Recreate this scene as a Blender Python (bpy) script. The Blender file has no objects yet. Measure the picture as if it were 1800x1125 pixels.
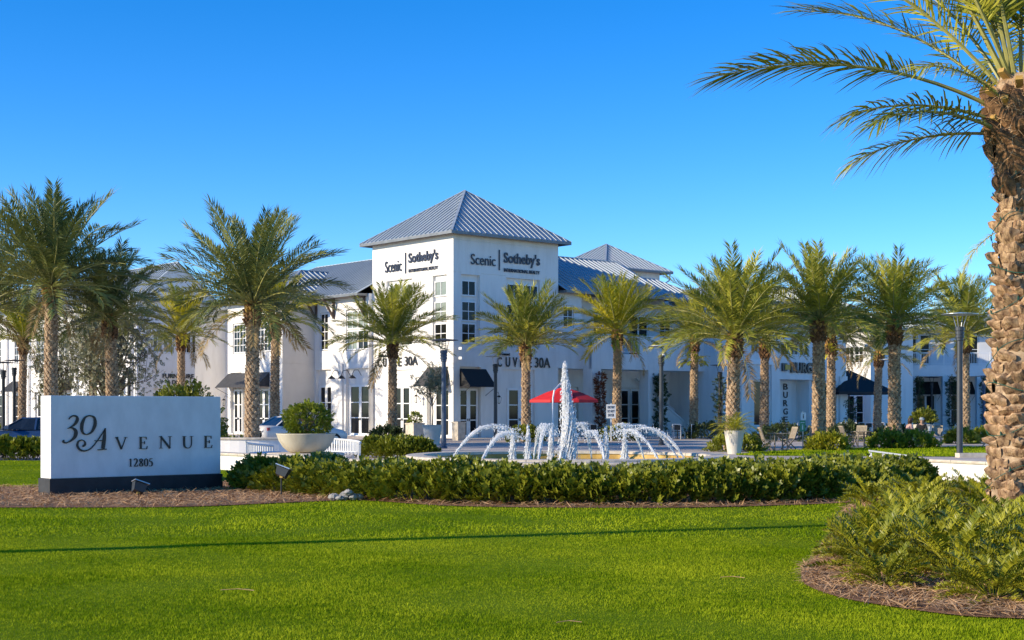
import bpy, math, random
import numpy as np
from mathutils import Vector, Matrix, Euler

R = math.radians
sc = bpy.context.scene
col = sc.collection

# ---------------------------------------------------------------- camera, sky, sun, exposure
EYE = 1.7
cam = bpy.data.cameras.new('camera')
cam.lens = 50.0
cam.sensor_width = 36.0
cam.shift_y = 0.0886
cam.clip_start = 0.1
cam.clip_end = 3000
cam_o = bpy.data.objects.new('camera', cam)
col.objects.link(cam_o)
cam_o.location = (0, 0, EYE)
cam_o.rotation_euler = (R(90), 0, 0)
sc.camera = cam_o

SUN_EL = 19.0
SUN_DIR = Vector((-0.94, -0.342, 0)).normalized()      # horizontal direction towards the sun
wd = bpy.data.worlds.new('World')
sc.world = wd
wd.use_nodes = True
wn = wd.node_tree
wn.nodes.clear()
sky = wn.nodes.new('ShaderNodeTexSky')
sky.sky_type = 'NISHITA'
sky.sun_disc = False
sky.sun_elevation = R(SUN_EL)
sky.sun_rotation = math.atan2(SUN_DIR.x, SUN_DIR.y)
sky.altitude = 0
sky.air_density = 0.7
sky.dust_density = 0.0
sky.ozone_density = 3.2
bg = wn.nodes.new('ShaderNodeBackground')
bg.inputs['Strength'].default_value = 0.14
wo = wn.nodes.new('ShaderNodeOutputWorld')
hs = wn.nodes.new('ShaderNodeHueSaturation')
hs.inputs['Saturation'].default_value = 1.33
hs.inputs['Value'].default_value = 0.87
hs.inputs['Hue'].default_value = 0.507
wn.links.new(sky.outputs[0], hs.inputs['Color'])
wn.links.new(hs.outputs[0], bg.inputs[0])
wn.links.new(bg.outputs[0], wo.inputs[0])

sun = bpy.data.lights.new('sun', 'SUN')
sun.energy = 3.0
sun.angle = R(0.7)
sun.color = (1.0, 0.86, 0.64)
sun_o = bpy.data.objects.new('sun', sun)
col.objects.link(sun_o)
sv = Vector((SUN_DIR.x * math.cos(R(SUN_EL)), SUN_DIR.y * math.cos(R(SUN_EL)), math.sin(R(SUN_EL))))
sun_o.rotation_euler = (-sv).to_track_quat('-Z', 'Y').to_euler()
sun_o.location = sv * 60

sc.view_settings.view_transform = 'Standard'
sc.view_settings.look = 'None'
sc.view_settings.exposure = 1.1
sc.view_settings.gamma = 1.0
sc.view_settings.use_curve_mapping = False
sc.render.engine = 'CYCLES'
sc.cycles.max_bounces = 8
sc.cycles.diffuse_bounces = 6
sc.cycles.glossy_bounces = 3
sc.cycles.transmission_bounces = 4
sc.cycles.transparent_max_bounces = 6
sc.cycles.caustics_reflective = False
sc.cycles.caustics_refractive = False
sc.cycles.use_denoising = True

# ---------------------------------------------------------------- materials
def nodes(name):
    m = bpy.data.materials.new(name)
    m.use_nodes = True
    nt = m.node_tree
    nt.nodes.clear()
    out = nt.nodes.new('ShaderNodeOutputMaterial')
    b = nt.nodes.new('ShaderNodeBsdfPrincipled')
    nt.links.new(b.outputs[0], out.inputs[0])
    return m, nt, b, out


def noise(nt, scale, detail=4, rough=0.6, coord='Object', vec=None, stretch=None):
    tc = nt.nodes.new('ShaderNodeTexCoord')
    n = nt.nodes.new('ShaderNodeTexNoise')
    n.inputs['Scale'].default_value = scale
    n.inputs['Detail'].default_value = detail
    n.inputs['Roughness'].default_value = rough
    src = tc.outputs[coord]
    if stretch:
        mp = nt.nodes.new('ShaderNodeMapping')
        mp.inputs['Scale'].default_value = stretch
        nt.links.new(src, mp.inputs[0])
        src = mp.outputs[0]
    nt.links.new(src, n.inputs['Vector'])
    return n


def ramp(nt, src, stops):
    r = nt.nodes.new('ShaderNodeValToRGB')
    el = r.color_ramp.elements
    while len(el) < len(stops):
        el.new(0.5)
    for e, (p, c) in zip(el, stops):
        e.position = p
        e.color = (c[0], c[1], c[2], 1)
    nt.links.new(src, r.inputs[0])
    return r


def mat(name, c1, c2=None, scale=3.0, rough=0.7, metal=0.0, bump=0.0, bscale=40.0, spec=0.5, detail=5,
        coord='Object', stretch=None, lo=0.35, hi=0.68):
    m, nt, b, out = nodes(name)
    b.inputs['Roughness'].default_value = rough
    b.inputs['Metallic'].default_value = metal
    b.inputs['Specular IOR Level'].default_value = spec
    if c2 is None:
        c2 = tuple(x * 0.86 for x in c1)
    n = noise(nt, scale, detail, 0.62, coord, stretch=stretch)
    r = ramp(nt, n.outputs['Fac'], [(lo, c2), (hi, c1)])
    nt.links.new(r.outputs[0], b.inputs['Base Color'])
    if bump:
        n2 = noise(nt, bscale, 6, 0.6, coord, stretch=stretch)
        bp = nt.nodes.new('ShaderNodeBump')
        bp.inputs['Strength'].default_value = bump
        bp.inputs['Distance'].default_value = 0.02
        nt.links.new(n2.outputs['Fac'], bp.inputs['Height'])
        nt.links.new(bp.outputs[0], b.inputs['Normal'])
    return m


def leafmat(name, c1, c2, trans=0.25, rough=0.45, spec=0.4, rand=0.5, scale=1.4, scale2=None):
    """leaf: diffuse + gloss with light passing through, hue varied per object and across the crown"""
    m, nt, b, out = nodes(name)
    b.inputs['Roughness'].default_value = rough
    b.inputs['Specular IOR Level'].default_value = spec
    oi = nt.nodes.new('ShaderNodeObjectInfo')
    n = noise(nt, scale, 3, 0.6)
    mx = nt.nodes.new('ShaderNodeMath')
    mx.operation = 'MULTIPLY_ADD'
    mx.inputs[1].default_value = rand
    nt.links.new(oi.outputs['Random'], mx.inputs[0])
    sb = nt.nodes.new('ShaderNodeMath')
    sb.operation = 'MULTIPLY'
    sb.inputs[1].default_value = 1 - rand
    fac = n.outputs['Fac']
    if scale2:
        n2 = noise(nt, scale2, 5, 0.6)
        av = nt.nodes.new('ShaderNodeMixRGB')
        av.inputs[0].default_value = 0.55
        nt.links.new(fac, av.inputs[1])
        nt.links.new(n2.outputs['Fac'], av.inputs[2])
        st = ramp(nt, av.outputs[0], [(0.36, (0, 0, 0)), (0.64, (1, 1, 1))])
        fac = st.outputs[0]
    nt.links.new(fac, sb.inputs[0])
    nt.links.new(sb.outputs[0], mx.inputs[2])
    r = ramp(nt, mx.outputs[0], [(0.2, c1), (0.8, c2)])
    nt.links.new(r.outputs[0], b.inputs['Base Color'])
    t = nt.nodes.new('ShaderNodeBsdfTranslucent')
    br = nt.nodes.new('ShaderNodeMixRGB')
    br.blend_type = 'MULTIPLY'
    br.inputs[0].default_value = 1
    br.inputs[2].default_value = (1.25, 1.2, 0.5, 1)
    nt.links.new(r.outputs[0], br.inputs[1])
    nt.links.new(br.outputs[0], t.inputs[0])
    mix = nt.nodes.new('ShaderNodeMixShader')
    mix.inputs[0].default_value = trans
    nt.links.new(b.outputs[0], mix.inputs[1])
    nt.links.new(t.outputs[0], mix.inputs[2])
    nt.links.new(mix.outputs[0], out.inputs[0])
    return m


M = {}
M['stucco'] = mat('white_stucco', (0.80, 0.775, 0.735), (0.70, 0.67, 0.63), 1.6, 0.85, bump=0.12, bscale=60, stretch=(1, 1, .22), lo=.28, hi=.55)
M['stucco_warm'] = mat('warm_white_stucco', (0.72, 0.67, 0.60), (0.66, 0.61, 0.54), 0.8, 0.85, bump=0.12, bscale=60)
M['siding'] = mat('white_siding_paint', (0.78, 0.775, 0.76), (0.72, 0.715, 0.70), 1.2, 0.7)
M['trim'] = mat('white_trim_paint', (0.82, 0.82, 0.81), (0.77, 0.77, 0.76), 2, 0.5)
M['inside'] = mat('dark_interior', (0.035, 0.03, 0.027), (0.012, 0.011, 0.011), 0.7, 0.9)
M['roof'] = mat('galvalume_roof', (0.42, 0.47, 0.51), (0.36, 0.41, 0.45), 0.7, 0.5, metal=0.25)
M['roof_edge'] = mat('roof_edge_metal', (0.20, 0.21, 0.22), (0.14, 0.15, 0.16), 2, 0.5, metal=0.5)
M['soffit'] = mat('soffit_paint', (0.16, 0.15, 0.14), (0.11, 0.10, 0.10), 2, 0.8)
M['wood_dark'] = mat('dark_bracket_wood', (0.12, 0.08, 0.06), (0.07, 0.05, 0.04), 6, 0.7)
M['canvas'] = mat('charcoal_canvas', (0.055, 0.054, 0.055), (0.038, 0.037, 0.038), 3, 0.75)
M['blackcanvas'] = mat('black_canvas', (0.014, 0.013, 0.014), (0.009, 0.009, 0.01), 3, 0.7)
M['redcanvas'] = mat('red_canvas', (0.75, 0.022, 0.028), (0.6, 0.015, 0.02), 2, 0.7)
M['black'] = mat('black_letter_paint', (0.012, 0.012, 0.014), (0.008, 0.008, 0.009), 5, 0.4)
M['navy'] = mat('navy_letter_paint', (0.012, 0.018, 0.045), (0.009, 0.013, 0.034), 5, 0.4)
M['iron'] = mat('dark_iron', (0.03, 0.032, 0.035), (0.018, 0.02, 0.022), 5, 0.45, metal=0.3)
M['lampgrey'] = mat('lamp_grey_paint', (0.05, 0.058, 0.066), (0.035, 0.042, 0.05), 3, 0.45, metal=0.2)
M['lampblue'] = mat('lamp_blue_grey_paint', (0.055, 0.085, 0.14), (0.04, 0.065, 0.11), 3, 0.45, metal=0.2)
M['steel'] = mat('brushed_steel', (0.55, 0.56, 0.57), (0.45, 0.46, 0.47), 6, 0.35, metal=0.8)
M['stone'] = mat('limestone_coping', (0.68, 0.60, 0.48), (0.48, 0.41, 0.32), 4, 0.8, bump=0.25, bscale=30)
M['basin_in'] = mat('stained_basin_stone', (0.66, 0.42, 0.10), (0.42, 0.24, 0.05), 2.5, 0.5, bump=0.2, bscale=20)
M['concrete'] = mat('bowl_concrete', (0.60, 0.54, 0.42), (0.46, 0.40, 0.29), 2.2, 0.8, bump=0.15, bscale=40, stretch=(1, 1, .35))
M['pot'] = mat('cream_pot', (0.66, 0.62, 0.54), (0.55, 0.50, 0.42), 2.5, 0.7, bump=0.08)
M['base_black'] = mat('black_sign_base', (0.030, 0.029, 0.030), (0.016, 0.015, 0.015), 4, 0.6, bump=0.15, bscale=25)
M['signwhite'] = mat('sign_white_stucco', (0.77, 0.765, 0.75), (0.66, 0.655, 0.64), 2.6, 0.75, bump=0.06, bscale=70, stretch=(1, 1, .5))
M['soil'] = mat('dark_soil', (0.05, 0.035, 0.025), (0.025, 0.018, 0.013), 12, 0.95, bump=0.5, bscale=30)
M['mulch'] = mat('pine_straw_bed', (0.42, 0.22, 0.10), (0.16, 0.075, 0.035), 14, 0.95, bump=0.8, bscale=45, detail=8)
M['straw'] = leafmat('pine_straw', (0.36, 0.18, 0.075), (0.66, 0.44, 0.24), 0.0, 0.8, 0.2, 0.0, 14)
M['teak'] = mat('weathered_teak', (0.40, 0.33, 0.24), (0.26, 0.21, 0.15), 8, 0.75, stretch=(1, 1, 6))
M['benchwhite'] = mat('bench_white_paint', (0.74, 0.74, 0.72), (0.62, 0.62, 0.60), 5, 0.55)
M['trunk'] = mat('palm_trunk', (0.58, 0.42, 0.26), (0.20, 0.125, 0.07), 7, 0.9, bump=0.5, bscale=30)
M['boot'] = mat('palm_leaf_base', (0.64, 0.43, 0.24), (0.17, 0.09, 0.045), 9, 0.88, bump=0.9, bscale=60, stretch=(1.6, 1.6, .5), lo=.38, hi=.6)
_nt = M['boot'].node_tree
_b = [n for n in _nt.nodes if n.type == 'BSDF_PRINCIPLED'][0]
_oi = _nt.nodes.new('ShaderNodeObjectInfo')
_rr = ramp(_nt, _oi.outputs['Random'], [(0, (.55, .52, .50)), (.5, (.9, .88, .86)), (1, (1.15, 1.1, 1.05))])
_mx = _nt.nodes.new('ShaderNodeMixRGB')
_mx.blend_type = 'MULTIPLY'
_mx.inputs[0].default_value = 1
_src = _b.inputs['Base Color'].links[0].from_socket
_nt.links.new(_src, _mx.inputs[1])
_nt.links.new(_rr.outputs[0], _mx.inputs[2])
_nt.links.new(_mx.outputs[0], _b.inputs['Base Color'])
M['nut'] = mat('palm_crown_fibre', (0.26, 0.135, 0.055), (0.09, 0.045, 0.02), 9, 0.9, bump=0.7, bscale=40)
M['stub'] = mat('cut_petiole', (0.50, 0.33, 0.08), (0.33, 0.17, 0.04), 6, 0.7)
M['bark'] = mat('shrub_bark', (0.17, 0.12, 0.085), (0.09, 0.065, 0.045), 12, 0.9)
M['rachis'] = mat('palm_rachis', (0.40, 0.37, 0.11), (0.28, 0.26, 0.08), 4, 0.5)
M['leaf_grey'] = leafmat('palm_leaf_greygreen', (0.065, 0.10, 0.034), (0.34, 0.34, 0.09), 0.16, 0.45, 0.3, 0.6)
M['leaf_green'] = leafmat('palm_leaf_green', (0.09, 0.135, 0.020), (0.52, 0.48, 0.06), 0.18, 0.45, 0.3, 0.6)
M['leaf_lime'] = leafmat('palm_leaf_yellowgreen', (0.17, 0.21, 0.014), (0.62, 0.52, 0.030), 0.22, 0.45, 0.3, 0.6)
M['leaf_dry'] = leafmat('dry_palm_leaf', (0.24, 0.16, 0.075), (0.44, 0.32, 0.16), 0.15, 0.7, 0.1, 0.5)
M['coontie'] = leafmat('coontie_leaf', (0.075, 0.115, 0.010), (0.46, 0.42, 0.028), 0.18, 0.42, 0.28, 0.35, 3)
M['hedge'] = leafmat('hedge_leaf', (0.042, 0.078, 0.010), (0.30, 0.30, 0.024), 0.16, 0.38, 0.35, 0.0, 2.2)
M['box'] = leafmat('boxwood_leaf', (0.09, 0.14, 0.012), (0.30, 0.32, 0.025), 0.15, 0.4, 0.4, 0.0, 5)
M['vine'] = leafmat('vine_leaf', (0.02, 0.042, 0.012), (0.06, 0.085, 0.02), 0.12, 0.45, 0.4, 0.0, 4)
M['vinered'] = leafmat('red_vine_leaf', (0.12, 0.018, 0.012), (0.34, 0.10, 0.02), 0.12, 0.45, 0.4, 0.0, 3)
M['olive'] = leafmat('olive_leaf', (0.13, 0.14, 0.085), (0.28, 0.26, 0.15), 0.15, 0.5, 0.4, 0.0, 3)
M['wire_green'] = mat('green_cable', (0.01, 0.10, 0.075), (0.008, 0.07, 0.05), 8, 0.5)


def glassmat():
    m, nt, b, out = nodes('window_glass')
    b.inputs['Roughness'].default_value = 0.05
    b.inputs['Specular IOR Level'].default_value = 0.16
    oi = nt.nodes.new('ShaderNodeObjectInfo')
    r = ramp(nt, oi.outputs['Random'], [(0.0, (0.010, 0.012, 0.014)), (0.6, (0.026, 0.028, 0.028)), (1.0, (0.055, 0.055, 0.05))])
    n = noise(nt, 1.1, 3)
    mx = nt.nodes.new('ShaderNodeMixRGB')
    mx.blend_type = 'MULTIPLY'
    mx.inputs[0].default_value = 0.8
    nt.links.new(r.outputs[0], mx.inputs[1])
    nt.links.new(n.outputs['Fac'], mx.inputs[2])
    nt.links.new(mx.outputs[0], b.inputs['Base Color'])
    return m


M['glass'] = glassmat()
M['blind'] = mat('drawn_blind_behind_glass', (0.27, 0.29, 0.22), (0.21, 0.23, 0.17), 1.5, 0.12, spec=0.6)


def lawnmat(name, a, b_, c, sc1=0.5):
    m, nt, b, out = nodes(name)
    b.inputs['Roughness'].default_value = 0.9
    b.inputs['Specular IOR Level'].default_value = 0.02
    n = noise(nt, sc1, 6, 0.65)
    n2 = noise(nt, 26, 5, 0.7)
    ad = nt.nodes.new('ShaderNodeMixRGB')
    ad.inputs[0].default_value = 0.5
    nt.links.new(n.outputs['Fac'], ad.inputs[1])
    nt.links.new(n2.outputs['Fac'], ad.inputs[2])
    r = ramp(nt, ad.outputs[0], [(0.36, a), (0.5, b_), (0.64, c)])
    nt.links.new(r.outputs[0], b.inputs['Base Color'])
    bp = nt.nodes.new('ShaderNodeBump')
    bp.inputs['Strength'].default_value = 0.7
    bp.inputs['Distance'].default_value = 0.03
    nt.links.new(n2.outputs['Fac'], bp.inputs['Height'])
    nt.links.new(bp.outputs[0], b.inputs['Normal'])
    return m


M['lawn'] = lawnmat('lawn_turf', (0.10, 0.16, 0.006), (0.13, 0.20, 0.007), (0.17, 0.24, 0.010))
M['blade'] = leafmat('grass_blade', (0.15, 0.235, 0.004), (0.37, 0.43, 0.018), 0.22, 0.7, 0.02, 0.0, 9, 0.38)


def pavermat():
    m, nt, b, out = nodes('plaza_pavers')
    b.inputs['Roughness'].default_value = 0.85
    tc = nt.nodes.new('ShaderNodeTexCoord')
    br = nt.nodes.new('ShaderNodeTexBrick')
    br.inputs['Scale'].default_value = 2.2
    br.inputs['Color1'].default_value = (0.60, 0.51, 0.43, 1)
    br.inputs['Color2'].default_value = (0.50, 0.42, 0.36, 1)
    br.inputs['Mortar'].default_value = (0.32, 0.28, 0.25, 1)
    br.inputs['Mortar Size'].default_value = 0.012
    nt.links.new(tc.outputs['Object'], br.inputs['Vector'])
    n = noise(nt, 0.25, 5)
    mx = nt.nodes.new('ShaderNodeMixRGB')
    mx.blend_type = 'OVERLAY'
    mx.inputs[0].default_value = 0.5
    nt.links.new(br.outputs[0], mx.inputs[1])
    nt.links.new(n.outputs['Fac'], mx.inputs[2])
    nt.links.new(mx.outputs[0], b.inputs['Base Color'])
    return m


M['paver'] = pavermat()
M['asphalt'] = mat('asphalt', (0.062, 0.06, 0.058), (0.042, 0.041, 0.04), 3, 0.9, bump=0.3, bscale=60)


def watermat(name, c, rough, trans):
    m, nt, b, out = nodes(name)
    b.inputs['Base Color'].default_value = (*c, 1)
    b.inputs['Roughness'].default_value = rough
    b.inputs['IOR'].default_value = 1.33
    b.inputs['Transmission Weight'].default_value = trans
    n = noise(nt, 5, 4)
    bp = nt.nodes.new('ShaderNodeBump')
    bp.inputs['Strength'].default_value = 0.5
    bp.inputs['Distance'].default_value = 0.05
    nt.links.new(n.outputs['Fac'], bp.inputs['Height'])
    nt.links.new(bp.outputs[0], b.inputs['Normal'])
    return m


M['water'] = watermat('pool_water', (0.10, 0.22, 0.22), 0.06, 0.0)
M['spray'] = watermat('fountain_spray', (0.95, 0.95, 0.95), 0.35, 0.0)
_nt = M['spray'].node_tree
_b = [n for n in _nt.nodes if n.type == 'BSDF_PRINCIPLED'][0]
_o = [n for n in _nt.nodes if n.type == 'OUTPUT_MATERIAL'][0]
_t = _nt.nodes.new('ShaderNodeBsdfTranslucent')
_t.inputs[0].default_value = (0.97, 0.97, 0.97, 1)
_m = _nt.nodes.new('ShaderNodeMixShader')
_m.inputs[0].default_value = 0.45
_nt.links.new(_b.outputs[0], _m.inputs[1])
_nt.links.new(_t.outputs[0], _m.inputs[2])
_nt.links.new(_m.outputs[0], _o.inputs[0])


def paintmat(name, c, rough=0.3, coat=0.6):
    m, nt, b, out = nodes(name)
    n = noise(nt, 3, 3)
    r = ramp(nt, n.outputs['Fac'], [(0.3, tuple(x * 0.95 for x in c)), (0.7, c)])
    nt.links.new(r.outputs[0], b.inputs['Base Color'])
    b.inputs['Roughness'].default_value = rough
    b.inputs['Metallic'].default_value = 0.05
    b.inputs['Coat Weight'].default_value = coat
    b.inputs['Coat Roughness'].default_value = 0.05
    return m


M['car_silver'] = paintmat('silver_car_paint', (0.70, 0.66, 0.62), 0.4, 0.25)
M['car_navy'] = paintmat('navy_car_paint', (0.022, 0.05, 0.12))
M['car_white'] = paintmat('white_car_paint', (0.75, 0.75, 0.76))
M['carglass'] = mat('car_glass', (0.02, 0.025, 0.03), (0.012, 0.015, 0.018), 2, 0.04, spec=0.8)
M['tyre'] = mat('tyre_rubber', (0.02, 0.02, 0.02), (0.013, 0.013, 0.013), 8, 0.85)
M['redlens'] = mat('red_lamp_lens', (0.45, 0.012, 0.015), (0.33, 0.008, 0.01), 4, 0.15)
M['skin'] = mat('skin', (0.55, 0.35, 0.26), (0.48, 0.30, 0.22), 6, 0.55)
M['pink'] = mat('pale_pink_knit', (0.62, 0.40, 0.36), (0.52, 0.33, 0.30), 9, 0.85)
M['denim'] = mat('blue_denim', (0.06, 0.10, 0.17), (0.04, 0.07, 0.12), 12, 0.85)
M['darkcloth'] = mat('black_cloth', (0.018, 0.02, 0.024), (0.012, 0.013, 0.016), 9, 0.85)
M['hair'] = mat('brown_hair', (0.07, 0.035, 0.02), (0.04, 0.02, 0.012), 14, 0.6)
M['capgrey'] = mat('grey_cap_cloth', (0.32, 0.36, 0.40), (0.26, 0.29, 0.33), 9, 0.8)
M['signgreen'] = mat('green_sign_paint', (0.08, 0.30, 0.15), (0.06, 0.25, 0.12), 4, 0.5)
M['signpale'] = mat('white_sign_sheet', (0.78, 0.80, 0.80), (0.72, 0.74, 0.74), 4, 0.5)
M['gold'] = mat('yellow_sign_paint', (0.62, 0.38, 0.02), (0.5, 0.28, 0.015), 4, 0.5)
M['redbrown'] = mat('oxblood_door_paint', (0.11, 0.022, 0.02), (0.08, 0.016, 0.015), 4, 0.5)
M['rock'] = mat('pale_rock', (0.42, 0.40, 0.37), (0.24, 0.23, 0.21), 14, 0.9, bump=0.6, bscale=40)
M['lampglass'] = mat('frosted_lantern_glass', (0.62, 0.60, 0.50), (0.5, 0.48, 0.40), 3, 0.3)
M['pole_wood'] = mat('utility_pole_wood', (0.17, 0.12, 0.085), (0.10, 0.07, 0.05), 6, 0.9)
M['flower'] = mat('white_shoes_cloth', (0.7, 0.7, 0.7), (0.6, 0.6, 0.6), 9, 0.8)


# ---------------------------------------------------------------- mesh helpers
class MB:
    """collects shapes; build() links them as one mesh object"""

    def __init__(self):
        self.v, self.f, self.mi = [], [], []
        self.cur = 0

    def add(self, vs, fs):
        o = len(self.v)
        self.v += [tuple(p) for p in vs]
        self.f += [tuple(i + o for i in q) for q in fs]
        self.mi += [self.cur] * len(fs)

    def hexa(self, p):
        self.add(p, [(0, 3, 2, 1), (4, 5, 6, 7), (0, 1, 5, 4), (1, 2, 6, 5), (2, 3, 7, 6), (3, 0, 4, 7)])

    def box(self, x0, x1, y0, y1, z0, z1):
        self.hexa([(x0, y0, z0), (x1, y0, z0), (x1, y1, z0), (x0, y1, z0), (x0, y0, z1), (x1, y0, z1), (x1, y1, z1), (x0, y1, z1)])

    def bar(self, a, b, w, h=None, up=(0, 0, 1)):
        """square bar from a to b"""
        a, b = Vector(a), Vector(b)
        h = h or w
        t = (b - a).normalized()
        s = t.cross(Vector(up))
        if s.length < 1e-4:
            s = t.cross(Vector((1, 0, 0)))
        s.normalize()
        n = s.cross(t)
        s *= w / 2
        n *= h / 2
        self.hexa([a - s - n, a + s - n, a + s + n, a - s + n, b - s - n, b + s - n, b + s + n, b - s + n])

    def tube(self, pts, rad, n=8, cap=True):
        pts = [Vector(p) for p in pts]
        k = len(pts)
        if not hasattr(rad, '__len__'):
            rad = [rad] * k
        vs, fs = [], []
        ref = None
        for i, p in enumerate(pts):
            t = (pts[min(i + 1, k - 1)] - pts[max(i - 1, 0)]).normalized()
            if ref is None:
                ref = t.cross(Vector((0, 0, 1)))
                if ref.length < 1e-3:
                    ref = Vector((1, 0, 0))
            ref = (ref - t * ref.dot(t)).normalized()
            q = t.cross(ref)
            for j in range(n):
                a = 2 * math.pi * j / n
                vs.append(p + (ref * math.cos(a) + q * math.sin(a)) * rad[i])
        for i in range(k - 1):
            for j in range(n):
                a, b = i * n + j, i * n + (j + 1) % n
                fs.append((a, b, b + n, a + n))
        if cap:
            fs.append(tuple(range(n - 1, -1, -1)))
            fs.append(tuple((k - 1) * n + j for j in range(n)))
        self.add(vs, fs)

    def lathe(self, prof, n=24, cx=0, cy=0, sx=1, sy=1):
        vs, fs = [], []
        k = len(prof)
        for r, z in prof:
            for j in range(n):
                a = 2 * math.pi * j / n
                vs.append((cx + r * sx * math.cos(a), cy + r * sy * math.sin(a), z))
        for i in range(k - 1):
            for j in range(n):
                a, b = i * n + j, i * n + (j + 1) % n
                fs.append((a, b, b + n, a + n))
        if prof[0][0] > 1e-5:
            fs.append(tuple(range(n - 1, -1, -1)))
        if prof[-1][0] > 1e-5:
            fs.append(tuple((k - 1) * n + j for j in range(n)))
        self.add(vs, fs)

    def prism(self, poly, f0, f1):
        """poly: list of 2D; f0,f1 map (a,b)->3D for the two caps"""
        n = len(poly)
        vs = [f0(*p) for p in poly] + [f1(*p) for p in poly]
        fs = [tuple(range(n - 1, -1, -1)), tuple(range(n, 2 * n))]
        for i in range(n):
            j = (i + 1) % n
            fs.append((i, j, n + j, n + i))
        self.add(vs, fs)

    def mesh(self, name, mats, smooth=False):
        me = bpy.data.meshes.new(name)
        me.from_pydata(self.v, [], self.f)
        for m in (mats if isinstance(mats, (list, tuple)) else [mats]):
            me.materials.append(m)
        me.polygons.foreach_set('material_index', self.mi)
        if smooth:
            me.polygons.foreach_set('use_smooth', [True] * len(me.polygons))
        me.update()
        return me

    def build(self, name, mats, parent=None, loc=(0, 0, 0), rz=0.0, smooth=False):
        return place(self.mesh(name, mats, smooth), name, parent, loc, rz)


def place(me, name, parent=None, loc=(0, 0, 0), rz=0.0):
    o = bpy.data.objects.new(name, me)
    col.objects.link(o)
    o.parent = parent
    o.location = loc
    if rz:
        o.rotation_euler = (0, 0, rz)
    return o


def tag(o, label, cat, group=None):
    o['label'] = label
    o['category'] = cat
    if group:
        o['group'] = group
    return o


def thing(name, label, cat, loc=(0, 0, 0), rz=0.0, group=None):
    o = bpy.data.objects.new(name, None)
    o.empty_display_size = 0.2
    col.objects.link(o)
    o.location = loc
    o.rotation_euler = (0, 0, rz)
    return tag(o, label, cat, group)


def struct(o, kind='structure'):
    o['kind'] = kind
    return o


def copy_tree(o, parent=None):
    c = o.copy()
    col.objects.link(c)
    c.parent = parent
    for ch in o.children:
        copy_tree(ch, c)
    return c


def np_mesh(name, verts, faces, mats, smooth=False, mi=None):
    """verts (n,3), faces (m,k) all with k corners"""
    me = bpy.data.meshes.new(name)
    m, k = faces.shape
    me.vertices.add(len(verts))
    me.vertices.foreach_set('co', np.ascontiguousarray(verts, dtype=np.float32).ravel())
    me.loops.add(m * k)
    me.loops.foreach_set('vertex_index', np.ascontiguousarray(faces, dtype=np.int32).ravel())
    me.polygons.add(m)
    me.polygons.foreach_set('loop_start', np.arange(0, m * k, k, dtype=np.int32))
    me.polygons.foreach_set('loop_total', np.full(m, k, dtype=np.int32))
    for mm in (mats if isinstance(mats, (list, tuple)) else [mats]):
        me.materials.append(mm)
    if mi is not None:
        me.polygons.foreach_set('material_index', mi)
    if smooth:
        me.polygons.foreach_set('use_smooth', np.ones(m, dtype=bool))
    me.update(calc_edges=True)
    return me


def scatter(tv, tf, pos, rot, scl):
    """copies of a template: tv (k,3), tf (m,c), pos (n,3), rot (n,3,3), scl (n,) -> verts, faces"""
    n, k = len(pos), len(tv)
    v = np.einsum('nij,kj->nki', rot, tv) * scl[:, None, None] + pos[:, None, :]
    f = tf[None] + (np.arange(n) * k)[:, None, None]
    return v.reshape(-1, 3), f.reshape(-1, tf.shape[1])


def rots(rng, n, zdir=None, spread=1.0):
    """random frames whose +z leans to zdir (n,3)"""
    z = rng.normal(size=(n, 3)) * spread
    z = z + (zdir if zdir is not None else np.array([0, 0, 1.0]))
    z /= np.linalg.norm(z, axis=1, keepdims=True) + 1e-9
    x = rng.normal(size=(n, 3))
    x -= z * (x * z).sum(1, keepdims=True)
    x /= np.linalg.norm(x, axis=1, keepdims=True) + 1e-9
    y = np.cross(z, x)
    return np.stack([x, y, z], axis=2)
# ---------------------------------------------------------------- ground
def in_poly(x, y, poly):
    ins = np.zeros(len(x), bool)
    n = len(poly)
    for i in range(n):
        x0, y0 = poly[i]
        x1, y1 = poly[(i + 1) % n]
        c = ((y0 > y) != (y1 > y)) & (x < (x1 - x0) * (y - y0) / (y1 - y0 + 1e-12) + x0)
        ins ^= c
    return ins


def smooth_poly(pts, closed=True, k=6):
    """Catmull-Rom through 2D points"""
    P = [np.array(p, float) for p in pts]
    n = len(P)
    out = []
    for i in range(n if closed else n - 1):
        a, b, c, d = (P[(i - 1) % n], P[i], P[(i + 1) % n], P[(i + 2) % n]) if closed else \
            (P[max(i - 1, 0)], P[i], P[i + 1], P[min(i + 2, n - 1)])
        for j in range(k):
            t = j / k
            out.append(0.5 * (2 * b + (c - a) * t + (2 * a - 5 * b + 4 * c - d) * t * t + (3 * b - a - 3 * c + d) * t ** 3))
    if not closed:
        out.append(P[-1])
    return [tuple(p) for p in out]


def sheet(name, poly, z, m):
    me = bpy.data.meshes.new(name)
    me.from_pydata([(x, y, z) for x, y in poly], [], [tuple(range(len(poly)))])
    me.materials.append(m)
    o = place(me, name)
    return struct(o)


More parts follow.
